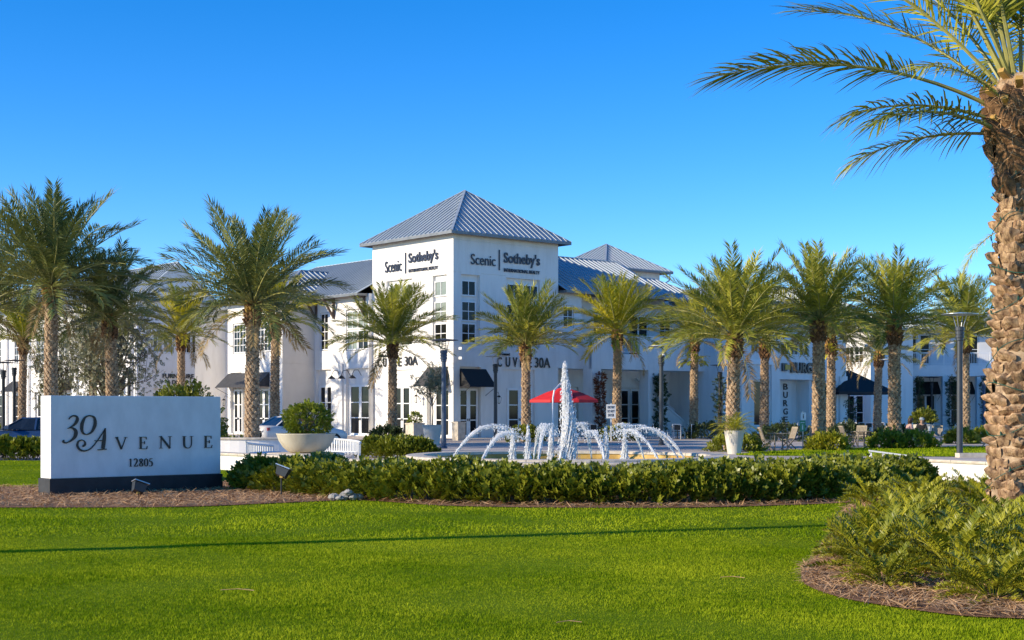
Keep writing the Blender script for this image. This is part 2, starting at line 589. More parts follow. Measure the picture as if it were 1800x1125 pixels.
sheet('plaza_ground', [(-700, -60), (700, -60), (700, 1500), (-700, 1500)], 0.0, M['paver'])
LAWN = [(-45, 2), (45, 2), (45, 31), (12.3, 31), (10.2, 35.2), (4, 33.2), (0, 33.2), (-5.6, 38.5), (-10, 48.3), (-45, 48.3)]
sheet('lawn', LAWN, 0.008, M['lawn'])
BACKLAWN = smooth_poly([(8.6, 54.6), (13, 53), (24, 51.5), (45, 50), (45, 68), (30, 68.5), (18, 66), (12, 61)], k=4)
sheet('back_lawn', BACKLAWN, 0.008, M['lawn'])
BED1 = smooth_poly([(-14, 24.6), (-9.4, 24.7), (-5.96, 24.85), (-4.17, 26.0), (-2.8, 26.7), (-1.2, 25.2), (0.98, 24.7), (3.46, 24.8),
                    (6.26, 26.1), (8.0, 27.8), (10, 30), (9.8, 33), (3, 32.2), (-2, 32.8), (-6, 34.5), (-9, 31.6), (-14, 30.6)])
BED2 = smooth_poly([(2.98, 14.66), (2.84, 13.7), (2.96, 12.8), (3.24, 12.25), (3.65, 11.7), (4.14, 11.5), (5.4, 11.2), (9, 11.2), (12, 15),
                    (11.5, 26), (8.2, 27.2), (6.0, 25.0), (4.7, 20.5), (3.7, 17.0), (3.2, 15.5)])
sheet('mulch_bed', BED1, 0.022, M['mulch'])
sheet('mulch_bed', BED2, 0.022, M['mulch'])

rng = np.random.default_rng(7)


def straw_field(poly, n, name, wd=1.0):
    P = np.array(poly)
    x = rng.uniform(P[:, 0].min(), P[:, 0].max(), n * 3)
    y = rng.uniform(P[:, 1].min(), P[:, 1].max(), n * 3)
    k = in_poly(x, y, poly) & (np.abs(x) < 0.42 * y + 1.5)
    x, y = x[k][:n], y[k][:n]
    n = len(x)
    tv = np.array([[-.5, -.012, 0], [0, -.004, .05], [.5, .012, 0], [0, .022, .05]])
    tf = np.array([[0, 1, 2, 3]])
    tv = tv * np.array([1, wd, 1])
    rt = rots(rng, n, spread=0.25)
    v, f = scatter(tv, tf, np.stack([x, y, 0.03 + rng.uniform(0, .045, n)], 1), rt, rng.uniform(.14, .34, n))
    return struct(place(np_mesh(name, v, f, M['straw']), name), 'stuff')


straw_field(BED1, 42000, 'pine_straw', 2.0)
straw_field(BED2, 55000, 'pine_straw', 1.7)


def grass_field(name, n, y0, y1, poly, holes, hmin, hmax, w, power=1.0, xlim=None):
    u = rng.uniform(0, 1, n * 2)
    y = (y0 ** power + u * (y1 ** power - y0 ** power)) ** (1 / power)
    x = rng.uniform(-1, 1, n * 2) * (0.40 * y + 1.0)
    k = in_poly(x, y, poly)
    for h in holes:
        k &= ~in_poly(x, y, h)
    x, y = x[k][:n], y[k][:n]
    n = len(x)
    tv = np.array([[-.5, 0, 0], [.5, 0, 0], [.12, .12, 1.0]])
    tf = np.array([[0, 1, 2]])
    rt = rots(rng, n, spread=0.6)
    patch = 0.75 + 0.25 * np.sin(x * 1.7 + np.sin(y * 1.1) * 2) * np.sin(y * 0.9 + x * .4)
    s = rng.uniform(hmin, hmax, n) * patch
    tvn = tv * np.array([w, w, 1.0])
    v, f = scatter(tvn, tf, np.stack([x, y, np.full(n, .006)], 1), rt, s)
    return struct(place(np_mesh(name, v, f, M['blade']), name), 'stuff')


grass_field('lawn_grass', 560000, 9.3, 19, LAWN, [BED1, BED2], .018, .040, .24, 1.2)
grass_field('lawn_grass', 220000, 19, 48, LAWN, [BED1, BED2], .028, .055, .36, 1.0)
grass_field('back_lawn_grass', 60000, 50, 69, BACKLAWN, [], .06, .1, .5, 1.0)

# a few dry twigs lying on the lawn
for i, (x, y, a, l) in enumerate([(-2.55, 13.2, -.1, .32), (0.45, 11.2, .1, .2), (2.2, 14.2, -.2, .24)]):
    mb = MB()
    mb.tube([(-l / 2, 0, .035), (0, .02, .045), (l / 2, 0, .035)], .0035, 5)
    mb.tube([(l * .1, .012, .042), (l * .3, .07, .045)], .002, 5)
    tag(mb.build('fallen_twig', M['straw'], None, (x, y, 0), a), ['long straw coloured twig lying on the lawn left of centre',
        'short dry twig on the lawn near the bottom edge', 'dry twig on the lawn beside the mulch bed'][i], 'twig', 'twigs on the lawn')

# ---------------------------------------------------------------- plants near the camera
def leaflet_template(l, w, fold=0.0):
    """pointed leaflet along +x, faces up"""
    return [(0, 0, 0), (.35 * l, w, fold), (l, 0, 0), (.35 * l, -w, fold)]


def frond(L, n, droop, ll, lw, vee=30, start=.15, rr=.02, seed=0, jitter=14, endang=24, basang=68, fine=False, sag=0.0, twist=0.0, power=1.4):
    """pinnate leaf growing along +x, arching down in xz; materials: 0 rachis, 1 leaflets"""
    rg = random.Random(seed)
    K = 26
    pts = [Vector((0, 0, 0))]
    tans = []
    for i in range(K + 1):
        t = i / K
        a = -droop * t ** power
        yaw = twist * t
        tans.append(Vector((math.cos(a) * math.cos(yaw), math.cos(a) * math.sin(yaw), math.sin(a))))
        if i < K:
            pts.append(pts[-1] + tans[-1] * L / K)
    mb = MB()
    mb.tube(pts[::2] if K % 2 == 0 else pts, [rr * (1 - .88 * (j * 2 / K)) + .002 for j in range(K // 2 + 1)], 5)
    mb.cur = 1
    for i in range(n):
        t = start + (1 - start) * (i + .5) / n
        for s in (-1, 1):
            tt = min(.999, t + rg.uniform(-.3, .3) / n)
            x = tt * K
            j = min(K - 1, int(x))
            p = pts[j].lerp(pts[j + 1], x - j)
            T = tans[j].lerp(tans[j + 1], x - j).normalized()
            B = Vector((0, 0, 1)).cross(T).normalized()
            N = T.cross(B)
            q = (t - start) / (1 - start)
            ph = R(basang + (endang - basang) * q + rg.uniform(-7, 7))
            ps = R(vee + rg.uniform(-jitter, jitter))
            side = B * s * math.cos(ps) + N * math.sin(ps)
            d = (T * math.cos(ph) + side * math.sin(ph)).normalized()
            ln = ll * (.55 + .9 * q if q < .4 else .91 - .0 * q if q < .6 else .91 - .6 * (q - .6)) * rg.uniform(.86, 1.1) / .91
            wv = d.cross(N)
            wv = (wv + N * rg.uniform(-.5, .5)).normalized() * lw
            g = Vector((0, 0, -1)) * ln * (sag + rg.uniform(0, .10))
            if fine:
                m1, m2, e = p + d * ln * .3, p + d * ln * .68 + g * .35, p + d * ln + g
                mb.add([p - wv * .35, p + wv * .35, m1 + wv, m1 - wv, m2 + wv * .8, m2 - wv * .8, e],
                       [(0, 1, 2, 3), (3, 2, 4, 5), (5, 4, 6)])
            else:
                m1, e = p + d * ln * .4, p + d * ln + g
                mb.add([p, m1 + wv, e, m1 - wv], [(0, 1, 2, 3)])
    return mb


def set_frond(o, az, el, roll=0.0, s=1.0, base=0.0, z=0.0):
    m = Matrix.Rotation(az, 4, 'Z') @ Matrix.Rotation(-el, 4, 'Y') @ Matrix.Rotation(roll, 4, 'X')
    o.matrix_basis = Matrix.Translation((math.cos(az) * base, math.sin(az) * base, z)) @ m @ Matrix.Scale(s, 4)


coontie_meshes = [frond(.76, 24, .55 + .25 * k, .105, .0105, 34, .36, .005, 40 + k, 20, 58, 74, True, .02, .12 * (k - 1), 1.2).mesh('frond', [M['coontie'], M['coontie']]) for k in range(4)]
rg = random.Random(5)
coontie_spots = [(3.75, 14.9, .86), (3.55, 13.55, .62), (4.35, 16.6, .95), (4.45, 14.3, 1.0), (4.25, 12.55, .78), (5.2, 13.2, 1.05), (5.1, 15.6, 1.05),
                 (5.0, 18.4, 1.0), (5.95, 17.2, 1.08), (6.1, 14.6, 1.12), (5.6, 12.1, .92), (6.9, 12.9, 1.05), (5.75, 20.2, 1.0), (6.3, 22.3, 1.0),
                 (7.2, 16.3, 1.05), (7.0, 24.4, 1.0), (7.7, 22.6, 1.0), (6.45, 18.7, .95), (8.3, 25.6, .95), (6.35, 25.2, .85), (4.6, 15.4, .9), (3.95, 16.0, .8),
                 (5.45, 14.4, 1.0), (4.75, 13.4, .85), (5.4, 16.7, 1.0), (4.55, 17.5, .9), (6.3, 13.3, 1.0), (5.5, 19.2, .9)]
for i, (x, y, s) in enumerate(coontie_spots):
    t = thing('coontie_shrub', 'feathery low coontie palm shrub in the mulch bed below the large palm trunk', 'shrub', (x, y, .02), 0, 'coontie shrubs at the lower right')
    nf = 70
    for k in range(nf):
        o = place(coontie_meshes[k % 4], 'frond', t)
        q = k / nf
        set_frond(o, k * 2.39996 + rg.uniform(-.3, .3), R(76 - 66 * q + rg.uniform(-10, 10)), rg.uniform(-.4, .4), s * .9 * rg.uniform(.75, 1.12), .05, .03)

# ---- hedge in front of the fountain
HEDGE = [(x, y - .55) for x, y in [(-6.35, 31.1), (-5.3, 30.0), (-4.0, 28.6), (-2.6, 27.2), (-1.1, 26.4), (1.0, 25.9), (3.4, 26.1), (5.4, 26.9), (7.0, 28.4), (8.4, 30.3), (9.5, 32.0)]]


def sprig(l=.24, pairs=6, w=.024, seed=1):
    rg = random.Random(seed)
    vs, fs = [], []
    for i in range(pairs):
        t = .15 + .85 * i / (pairs - 1)
        for s in (-1, 1):
            a = R(62 - 30 * t)
            ln = l * (.5 - .18 * t) * rg.uniform(.85, 1.15)
            p = np.array([0, 0, t * l])
            d = np.array([s * math.sin(a), rg.uniform(-.3, .3), math.cos(a)])
            wv = np.array([math.cos(a) * -s, rg.uniform(-.6, .6), math.sin(a)]) * w
            o = len(vs)
            vs += [p, p + d * ln * .5 + wv, p + d * ln, p + d * ln * .5 - wv]
            fs.append((o, o + 1, o + 2, o + 3))
    return np.array(vs), np.array(fs)


def path_frame(path):
    P = np.array(smooth_poly(path, False, 8))
    seg = np.linalg.norm(np.diff(P, axis=0), axis=1)
    return P, np.concatenate([[0], np.cumsum(seg)])


def hedge_mass(root, path, depth, height, n, m, seed, lsize=.24, lump=.12, lean=.9):
    """foliage over a rounded profile swept along a path (path = front edge, depth goes to the left of travel = away from the camera)"""
    rg_ = np.random.default_rng(seed)
    P, S = path_frame(path)
    s = rg_.uniform(0, S[-1], n)
    px = np.interp(s, S, P[:, 0])
    py = np.interp(s, S, P[:, 1])
    tx = np.interp(s + .05, S, P[:, 0]) - np.interp(s - .05, S, P[:, 0])
    ty = np.interp(s + .05, S, P[:, 1]) - np.interp(s - .05, S, P[:, 1])
    ln = np.hypot(tx, ty) + 1e-9
    nx, ny = -ty / ln, tx / ln
    # profile angle: 0 = front foot, pi = back foot
    a = np.pi * np.concatenate([rg_.beta(1.0, 1.35, n // 2), rg_.uniform(0, 1, n - n // 2)])
    ca, sa = np.cos(a), np.sin(a)
    ex = np.sign(ca) * np.abs(ca) ** .55
    ez = np.abs(sa) ** .6
    ends = np.clip(np.minimum(s, S[-1] - s) / .7, .25, 1) ** .5
    lumpv = 1 + lump * (np.sin(s * 2.3 + 1.3 * np.sin(a * 3)) + .8 * np.sin(s * 5.1 + a * 4) + .7 * np.sin(s * .9 + 2))
    rr = rg_.uniform(.80, 1.02, n) ** .5
    d = depth / 2 * (1 - ex * rr * ends)
    z = height * ez * lumpv * rr * ends
    pos = np.stack([px + nx * d, py + ny * d, np.maximum(z, .05)], 1)
    out = np.stack([-nx * ex, -ny * ex, .55 + ez * .9], 1)
    tv, tf = sprig(lsize, 6, lsize * .1, seed)
    v, f = scatter(tv, tf, pos, rots(rg_, n, out * lean * 1.4, .55), rg_.uniform(.65, 1.25, n))
    o = struct(place(np_mesh('foliage', v, f, m), 'foliage', root), 'stuff')
    # woody core
    mb = MB()
    k = int(S[-1] / .35)
    rgp = random.Random(seed)
    for i in range(k):
        si = (i + .5) / k * S[-1]
        x, y = np.interp(si, S, P[:, 0]), np.interp(si, S, P[:, 1])
        t2 = np.array([np.interp(si + .05, S, P[:, 0]) - np.interp(si - .05, S, P[:, 0]), np.interp(si + .05, S, P[:, 1]) - np.interp(si - .05, S, P[:, 1])])
        t2 /= np.linalg.norm(t2) + 1e-9
        for j in range(3):
            dd = depth * (.2 + .3 * j) + rgp.uniform(-.1, .1)
            b = (x - t2[1] * dd, y + t2[0] * dd)
            for q in range(3):
                mb.tube([(b[0], b[1], 0), (b[0] + rgp.uniform(-.12, .12), b[1] + rgp.uniform(-.12, .12), height * .45),
                         (b[0] + rgp.uniform(-.28, .28), b[1] + rgp.uniform(-.28, .28), height * .85)], [.016, .011, .004], 4, False)
    struct(mb.build('stems', M['bark'], root), 'stuff')
    return o


t = thing('fountain_hedge', 'long dark green glossy hedge in front of the fountain basin', 'hedge', (0, 0, 0))
hedge_mass(t, HEDGE, 2.7, .42, 12500, M['hedge'], 3, .23, .15)
t = thing('roadside_hedge', 'low clipped hedge left of the sign below the dark blue car', 'hedge', (0, 0, 0))
hedge_mass(t, [(-24, 48.2), (-18, 48.6), (-13.2, 49), (-12.2, 49.6)], 1.8, .45, 3200, M['hedge'], 4, .3, .04)
t = thing('plaza_hedge', 'low rounded hedge right of the slatted bench behind the bowl planter', 'hedge', (0, 0, 0))
hedge_mass(t, [(-5.9, 52.0), (-4.6, 50.6), (-3.2, 50.2), (-2.35, 50.8)], 2.0, .52, 2600, M['hedge'], 6, .22, .08)


def bush(name, label, x, y, rx, ry, h, n, m, seed, ls=.22, grp=None, cat='shrub', z0=0.0, round_=False):
    rg_ = np.random.default_rng(seed)
    t = thing(name, label, cat, (x, y, z0), 0, grp)
    dirv = rg_.normal(size=(n, 3))
    dirv[:, 2] = np.abs(dirv[:, 2]) if not round_ else dirv[:, 2]
    dirv /= np.linalg.norm(dirv, axis=1, keepdims=True)
    lump = 1 + .10 * np.sin(dirv[:, 0] * 7 + dirv[:, 1] * 5 + seed) + .08 * np.sin(dirv[:, 1] * 11 + dirv[:, 2] * 9)
    r = rg_.uniform(.45, 1, n) ** .35 * lump
    pos = dirv * r[:, None] * np.array([rx, ry, h / 2 if round_ else h])
    if round_:
        pos[:, 2] += h / 2
    tv, tf = sprig(ls, 5, ls * .12, seed)
    v, f = scatter(tv, tf, pos, rots(rg_, n, dirv + np.array([0, 0, .35]), .45), rg_.uniform(.65, 1.2, n))
    struct(place(np_mesh('foliage', v, f, m), 'foliage', t), 'stuff')
    mb = MB()
    rgp = random.Random(seed)
    for i in range(9):
        a = rgp.uniform(0, 6.28)
        mb.tube([(0, 0, 0), (math.cos(a) * rx * .25, math.sin(a) * ry * .25, h * .4), (math.cos(a) * rx * .6, math.sin(a) * ry * .6, h * .78)], [.03, .02, .006], 5, False)
    mb.build('stems', M['bark'], t)
    return t
# ---------------------------------------------------------------- palms
def boot_shape(w, h, d, rg_):
    """one old leaf base: rises from the trunk, cut off at its upper outer edge; local x = around, y = outwards, z = up"""
    j = lambda s: rg_.uniform(-s, s)
    return ([(-w * .5, -.03, h * .35 + j(.01)), (0, -.03, -h * .45), (w * .5, -.03, h * .35 + j(.01)), (0, -.03, h * .75),
             (-w * .36 + j(.01), d * .62, h * .38 + j(.015)), (0 + j(.01), d * .45, -h * .18), (w * .36 + j(.01), d * .62, h * .38 + j(.015)),
             (-w * .16, d * (1 + j(.2)), h * .62), (w * .16, d * (1 + j(.2)), h * .60)],
            [(0, 1, 5, 4), (1, 2, 6, 5), (4, 5, 6, 8, 7), (0, 4, 7, 3), (2, 3, 8, 6), (3, 7, 8)])


def trunk_mesh(h, r0, r1, seed, nut=.95, rows=.135, lean=(0, 0)):
    rg_ = random.Random(seed)
    mb = MB()
    cx = lambda z: (lean[0] * (z / h) ** 1.6, lean[1] * (z / h) ** 1.6)
    rad = lambda z: (r1 + (r0 - r1) * max(0, 1 - z / h) ** 1.4) * (1.18 if z < .15 else 1)
    zs = np.linspace(0, h - nut * .4, 18)
    mb.tube([(*cx(z), z) for z in zs], [rad(z) * .93 for z in zs], 12)
    z, i = .05, 0
    while z < h - nut:
        r = rad(z)
        na = max(7, int(round(2 * math.pi * r / .205)))
        for k in range(na):
            a = 2 * math.pi * (k + .5 * (i % 2)) / na + rg_.uniform(-.06, .06)
            vs, fs = boot_shape(2 * math.pi * r / na * 1.05, rows * 1.75, .065 * rg_.uniform(.7, 1.3), rg_)
            ca, sa = math.cos(a), math.sin(a)
            c = cx(z)
            mb.add([(c[0] + ca * (r * .94 + y) - sa * x, c[1] + sa * (r * .94 + y) + ca * x, z + zz) for x, y, zz in vs], fs)
        z += rows
        i += 1
    # fibrous head with longer, greener leaf bases
    mb.cur = 1
    i = 0
    while z < h + .12:
        q = (z - (h - nut)) / nut
        r = r1 * (1.0 + .42 * math.sin(math.pi * min(1, q * .78 + .12)))
        na = 9
        for k in range(na):
            mb.cur = 2 if q > .45 and rg_.random() < .45 else 1
            a = 2 * math.pi * (k + .5 * (i % 2)) / na + rg_.uniform(-.1, .1)
            vs, fs = boot_shape(2 * math.pi * r / na * .95, .26, .12 * rg_.uniform(.6, 1.5), rg_)
            ca, sa = math.cos(a), math.sin(a)
            c = cx(z)
            mb.add([(c[0] + ca * (r * .9 + y) - sa * x, c[1] + sa * (r * .9 + y) + ca * x, z + zz) for x, y, zz in vs], fs)
        z += .125
        i += 1
    mb.cur = 1
    c = cx(h)
    mb.tube([(*cx(h - nut), h - nut), (*cx(h - nut * .5), h - nut * .5), (c[0], c[1], h + .05), (c[0], c[1], h + .45)], [r1 * .95, r1 * 1.28, r1 * 1.05, .04], 12)
    return mb.mesh('trunk', [M['trunk'], M['nut'], M['stub']])


FROND = {}
for pal in ('leaf_grey', 'leaf_green', 'leaf_lime', 'leaf_dry'):
    lst = []
    for k, (dr, sg) in enumerate([(.28, .05), (.45, .08), (.65, .11), (.85, .15), (1.0, .18)]):
        mb = frond(3.0, 58, dr, .54, .0205, 26, .17, .026, 100 + k, 22, 40, 64, False, sg, .12 * (k % 3 - 1), 1.7)
        lst.append(mb.mesh('frond', [M['rachis'], M[pal]]))
    FROND[pal] = lst


def palm(x, y, h, s, pal, label, seed, n=64, r0=.36, r1=.25, lean=(0, 0), low=2, name='date_palm'):
    rg_ = random.Random(seed)
    low += rg_.uniform(-9, 5)
    t = thing(name, label, 'palm tree', (x, y, 0), rg_.uniform(0, 6.28), 'date palms around the plaza')
    place(trunk_mesh(h, r0, r1, seed, lean=lean), 'trunk', t)
    for k in range(n):
        q = (k + .5) / n
        el = 86 - (86 - low) * q ** .9 + rg_.uniform(-7, 7)
        kind = min(4, max(0, int(q * 4.6 + rg_.uniform(-.6, .6))))
        o = place(FROND[pal][kind], 'frond', t)
        set_frond(o, k * 2.39996 + rg_.uniform(-.25, .25), R(el), rg_.uniform(-.5, .5), s * rg_.uniform(.82, 1.08) * (.86 if q < .12 else 1) * (1 - .10 * max(0, q - .6) / .4), .10 + .06 * q, h + .30 - .36 * q)
        o.matrix_basis = Matrix.Translation((lean[0], lean[1], 0)) @ o.matrix_basis
    for k in range(rg_.choice((1, 2, 3, 4))):        # a few dying fronds under the crown
        o = place(FROND['leaf_dry'][3 + k % 2], 'dry_frond', t)
        set_frond(o, rg_.uniform(0, 6.28), R(rg_.uniform(-48, -12)), rg_.uniform(-.6, .6), s * rg_.uniform(.55, .85), .2, h - .15)
        o.matrix_basis = Matrix.Translation((lean[0], lean[1], 0)) @ o.matrix_basis
    return t


PALMS = [  # px-derived ground position, height of the crown base, crown scale, palette, label
    (-20.1, 62, 7.1, 1.5, 'leaf_grey', 'tallest dark palm rising behind the left end of the white sign', 11, 76),
    (-18.5, 66, 5.95, 1.18, 'leaf_grey', 'dark palm behind the middle of the white sign, next to the tallest one', 12, 58),
    (-10.6, 58, 6.05, 1.34, 'leaf_grey', 'big dark palm with a thick trunk beside the silver car', 13, 74),
    (-23.9, 65, 6.4, 1.3, 'leaf_grey', 'dark palm cut by the left edge with only its right fronds in view', 14, 50),
    (-31.7, 92, 6.2, 1.05, 'leaf_lime', 'yellow-green palm above the dark blue car at the left edge', 15, 56),
    (-28.0, 95, 6.6, 1.0, 'leaf_lime', 'yellow-green palm half hidden behind the wispy tree left of centre', 16, 44),
    (-21.4, 92, 6.5, 1.08, 'leaf_lime', 'yellow-green palm in front of the furniture shop wall', 17, 58),
    (-13.35, 80, 6.7, 1.0, 'leaf_lime', 'yellow-green palm directly behind the silver car', 18, 46),
    (-6.97, 83, 5.6, 1.24, 'leaf_green', 'palm in front of the sunlit left face of the tower', 19, 66),
    (0.8, 80, 5.35, 1.14, 'leaf_green', 'palm in front of the shaded right face of the tower', 20, 64),
    (6.2, 84, 6.3, 1.14, 'leaf_lime', 'bright yellow-green palm right of the tower behind the white entry sign', 21, 64),
    (11.5, 90, 6.3, 0.98, 'leaf_green', 'slim palm with a green fern clump on its trunk by the stairs', 22, 44),
    (9.45, 61, 4.8, 1.22, 'leaf_green', 'large palm behind the tapered cream pot right of the fountain', 23, 74),
    (14.9, 84, 5.7, 0.98, 'leaf_grey', 'shaded palm in front of the burger shop window', 24, 46),
    (13.6, 63, 5.65, 1.12, 'leaf_green', 'palm with a sunlit trunk beside the green sign post', 25, 70),
    (18.4, 82, 5.8, 0.98, 'leaf_grey', 'shaded palm close behind the sunlit trunk at the burger shop corner', 26, 44),
    (17.75, 66, 5.7, 1.12, 'leaf_green', 'palm with a sunlit trunk left of the two seated people', 27, 70),
    (24.4, 95, 5.5, 1.0, 'leaf_grey', 'dark palm beside the large black umbrella', 28, 44),
    (24.2, 76, 5.7, 1.12, 'leaf_green', 'palm right behind the tall grey lamp post on the right', 29, 62),
]
for (x, y, h, s, pal, lab, seed, n) in PALMS:
    palm(x, y, h, s, pal, lab, seed, n, r0=.26 if y > 75 else .29, r1=.20 if y > 75 else .225, lean=(.25, 0) if seed in (12, 28) else (random.Random(seed).uniform(-.12, .12), 0))

# low shrub rings at palm feet
for i, (x, y, rx, h, lab, m) in enumerate([
        (-6.97, 79.5, 1.15, 1.0, 'dark dome shrub at the foot of the palm by the tower doors', 'vine'),
        (0.75, 77.5, 1.2, 1.05, 'green shrub at the foot of the palm left of the main water jet', 'hedge'),
        (6.1, 81, 1.3, 1.0, 'shrub at the foot of the bright palm behind the entry sign', 'hedge'),
        (12.0, 86, 1.9, 1.2, 'dark green shrub below the palm with the fern clump', 'vine'),
        (9.35, 59.3, 1.25, .85, 'shrub ring around the palm behind the tapered cream pot', 'hedge'),
        (15.2, 79.5, 2.0, 1.2, 'dark shrub before the burger shop window', 'vine'),
        (13.6, 61.2, 1.05, .85, 'yellow-green shrub at the foot of the palm by the green sign', 'coontie'),
        (17.0, 64.3, 1.0, .95, 'left half of the bright shrubs under the palm by the seated people', 'box'),
        (18.3, 64.6, 1.1, .9, 'right half of the bright shrubs under the palm by the seated people', 'box'),
        (23.2, 73.5, .95, .9, 'bright shrub left of the tall lamp post on the back lawn', 'box'),
        (24.9, 74.2, 1.25, 1.05, 'bright shrub right of the tall lamp post on the back lawn', 'box'),
        (18.9, 80.0, 1.6, 1.2, 'dark shrub at the burger shop corner', 'vine'),
        (24.9, 92, 1.6, 1.0, 'dark shrub at the foot of the palm by the black umbrella', 'vine'),
        (-32.5, 88, 1.8, 1.1, 'low shrub behind the dark blue car at the left edge', 'hedge'),
        (-12.4, 60.3, 2.0, .55, 'low groundcover by the thick palm trunk left of the silver car', 'hedge')]):
    bush('round_shrub', lab, x, y, rx * .82, rx * .75, h * .72, 520, M[m], 60 + i, .24)
bush('leafy_bush', 'broad green bush peeking over the top right of the white sign', -15.2, 66, 1.75, 1.5, 2.75, 900, M['hedge'], 81, .34)

# fern clumps growing on trunks
mf = frond(.62, 12, 1.0, .16, .028, 10, .1, .006, 300, 20, 40, 70, False, .1).mesh('frond', [M['rachis'], M['leaf_lime']])
for (x, y, z, lab, nn) in [(11.5, 90, 4.9, 'green fern clump growing on the slim palm trunk by the stairs', 26), (18.2, 81.6, 5.0, 'small fern clump on the shaded palm trunk at the burger shop corner', 16)]:
    t = thing('trunk_fern', lab, 'fern', (x, y, z))
    for k in range(nn):
        o = place(mf, 'frond', t)
        set_frond(o, k * 2.4, R(random.Random(k).uniform(-20, 55)), 0, 1.3, .28, random.Random(k + 9).uniform(-.3, .3))

# ---- the large palm close to the camera
BX, BY, BH = 7.16, 20.0, 6.35
bp = thing('large_palm', 'large date palm with a rough booted trunk at the right edge', 'palm tree', (BX, BY, 0))


def brad(z):
    return float(np.interp(z, [0, .5, 1.5, 3.2, 4.6, 5.1, 5.6, 6.1, 6.5], [.45, .42, .385, .34, .27, .30, .46, .44, .25]))


mb = MB()
zs = np.linspace(0, 6.4, 40)
mb.tube([(0, 0, z) for z in zs], [brad(z) * .95 for z in zs], 20)
mb.build('trunk', M['trunk'], bp, smooth=True)
rgb = random.Random(77)
boot_var, head_var = [], []


def shelf(w, h, d):
    """old leaf base: broad shelf, ragged along its cut upper edge, tapering down into the trunk"""
    mb = MB()
    n = 7
    rows = [(-.55, .35, .0), (-.2, .8, .45), (.12, 1.0, .85), (.34, 1.0, 1.0), (.46, .92, .72), (.40, .8, .1)]
    rag = [rgb.uniform(-.10, .14) for _ in range(n)]
    vs = []
    for ri, (zz, ww, dd) in enumerate(rows):
        for j in range(n):
            u_ = j / (n - 1) * 2 - 1
            edge = 1 - .75 * abs(u_) ** 2.2
            vs.append((u_ * w / 2 * ww + rgb.uniform(-.006, .006), d * dd * edge * rgb.uniform(.85, 1.15) - .03 * (dd < .05),
                       zz * h + (rag[j] * h if ri > 2 else 0) - abs(u_) * h * .12))
    mb.add(vs, [(i * n + j, i * n + j + 1, (i + 1) * n + j + 1, (i + 1) * n + j) for i in range(len(rows) - 1) for j in range(n - 1)])
    return mb


for k in range(8):
    boot_var.append(shelf(.29, .20, .125).mesh('leaf_base', M['boot']))
    head_var.append(shelf(.24, .34, .12).mesh('leaf_base', M['nut']))
z, i = .06, 0
back = MB()
while z < 4.85:
    r = brad(z)
    na = max(8, int(round(2 * math.pi * r / .235)))
    for k in range(na):
        a = 2 * math.pi * (k + .5 * (i % 2)) / na + rgb.uniform(-.10, .10) + i * .04
        if rgb.random() < .06:
            continue
        me = boot_var[rgb.randrange(8)]
        mtx = Matrix.Translation((math.cos(a) * r * .92, math.sin(a) * r * .92, z + rgb.uniform(-.02, .02))) @ \
            Euler((rgb.uniform(-.32, .2), rgb.uniform(-.34, .34), a - math.pi / 2)).to_matrix().to_4x4() @ \
            Matrix.Diagonal((rgb.uniform(.75, 1.12), rgb.uniform(.5, 1.6), rgb.uniform(.7, 1.2), 1))
        if math.sin(a) < .25:
            o = place(me, 'leaf_base', bp)
            o.matrix_basis = mtx
        else:
            back.add([mtx @ v_.co for v_ in me.vertices], [tuple(p.vertices) for p in me.polygons])
    z += .15
    i += 1
struct(back.build('leaf_bases', M['boot'], bp), 'stuff')
while z < 6.2:
    r = brad(z)
    for k in range(8):
        a = 2 * math.pi * (k + .5 * (i % 2)) / 8 + rgb.uniform(-.15, .15)
        o = place(head_var[rgb.randrange(8)], 'fibre_base', bp, (math.cos(a) * r * .93, math.sin(a) * r * .93, z), a - math.pi / 2)
        o.scale = (rgb.uniform(.9, 1.3), rgb.uniform(.7, 1.5), rgb.uniform(.9, 1.3))
        o.rotation_euler = (rgb.uniform(-.3, .1), rgb.uniform(-.35, .35), a - math.pi / 2)
    z += .15
    i += 1
# shaggy fibres
nfb = 1500
aa = rng.uniform(0, 6.283, nfb)
zz = rng.uniform(4.9, 6.35, nfb)
rr_ = np.array([brad(q) for q in zz]) + rng.uniform(.0, .10, nfb)
v, f = scatter(np.array([[-.5, -.012, 0], [0, 0, .09], [.5, .012, 0], [0, .03, .09]]), np.array([[0, 1, 2, 3]]),
               np.stack([np.cos(aa) * rr_, np.sin(aa) * rr_, zz], 1), rots(rng, nfb, np.stack([np.cos(aa), np.sin(aa), aa * 0], 1), .5), rng.uniform(.08, .3, nfb))
struct(place(np_mesh('fibre', v, f, M['straw']), 'fibre', bp), 'stuff')
# cut petiole stubs
for k in range(26):
    a = k * 2.4 + .3
    z = 5.5 + .8 * (k / 26)
    mb = MB()
    mb.hexa([(-.06, -.1, 0), (.06, -.1, 0), (.05, -.1, .05), (-.05, -.1, .05), (-.05, .13, .13), (.05, .13, .13), (.045, .10, .19), (-.045, .10, .19)])
    mb.build('cut_petiole', M['stub'], bp, (math.cos(a) * brad(z) * .95, math.sin(a) * brad(z) * .95, z), a - math.pi / 2)
BF = []
for k, (dr, sg) in enumerate([(.35, .10), (.72, .14), (.95, .2), (1.25, .3)]):
    BF.append(frond(4.2, 84, dr, .78, .0165, 22, .22, .036, 500 + k, 28, 26, 62, True, sg, .1 * (k - 1), 1.3).mesh('frond', [M['rachis'], M['leaf_green']]))
BFW = frond(4.75, 96, .80, .82, .0165, 14, .30, .036, 520, 26, 22, 58, True, .18, .02, .9).mesh('frond', [M['rachis'], M['leaf_green']])


def bfrond(me, az, el, roll, s, z=BH, base=.22):
    o = place(me, 'frond', bp)
    set_frond(o, R(az), R(el), roll, s, base, z)


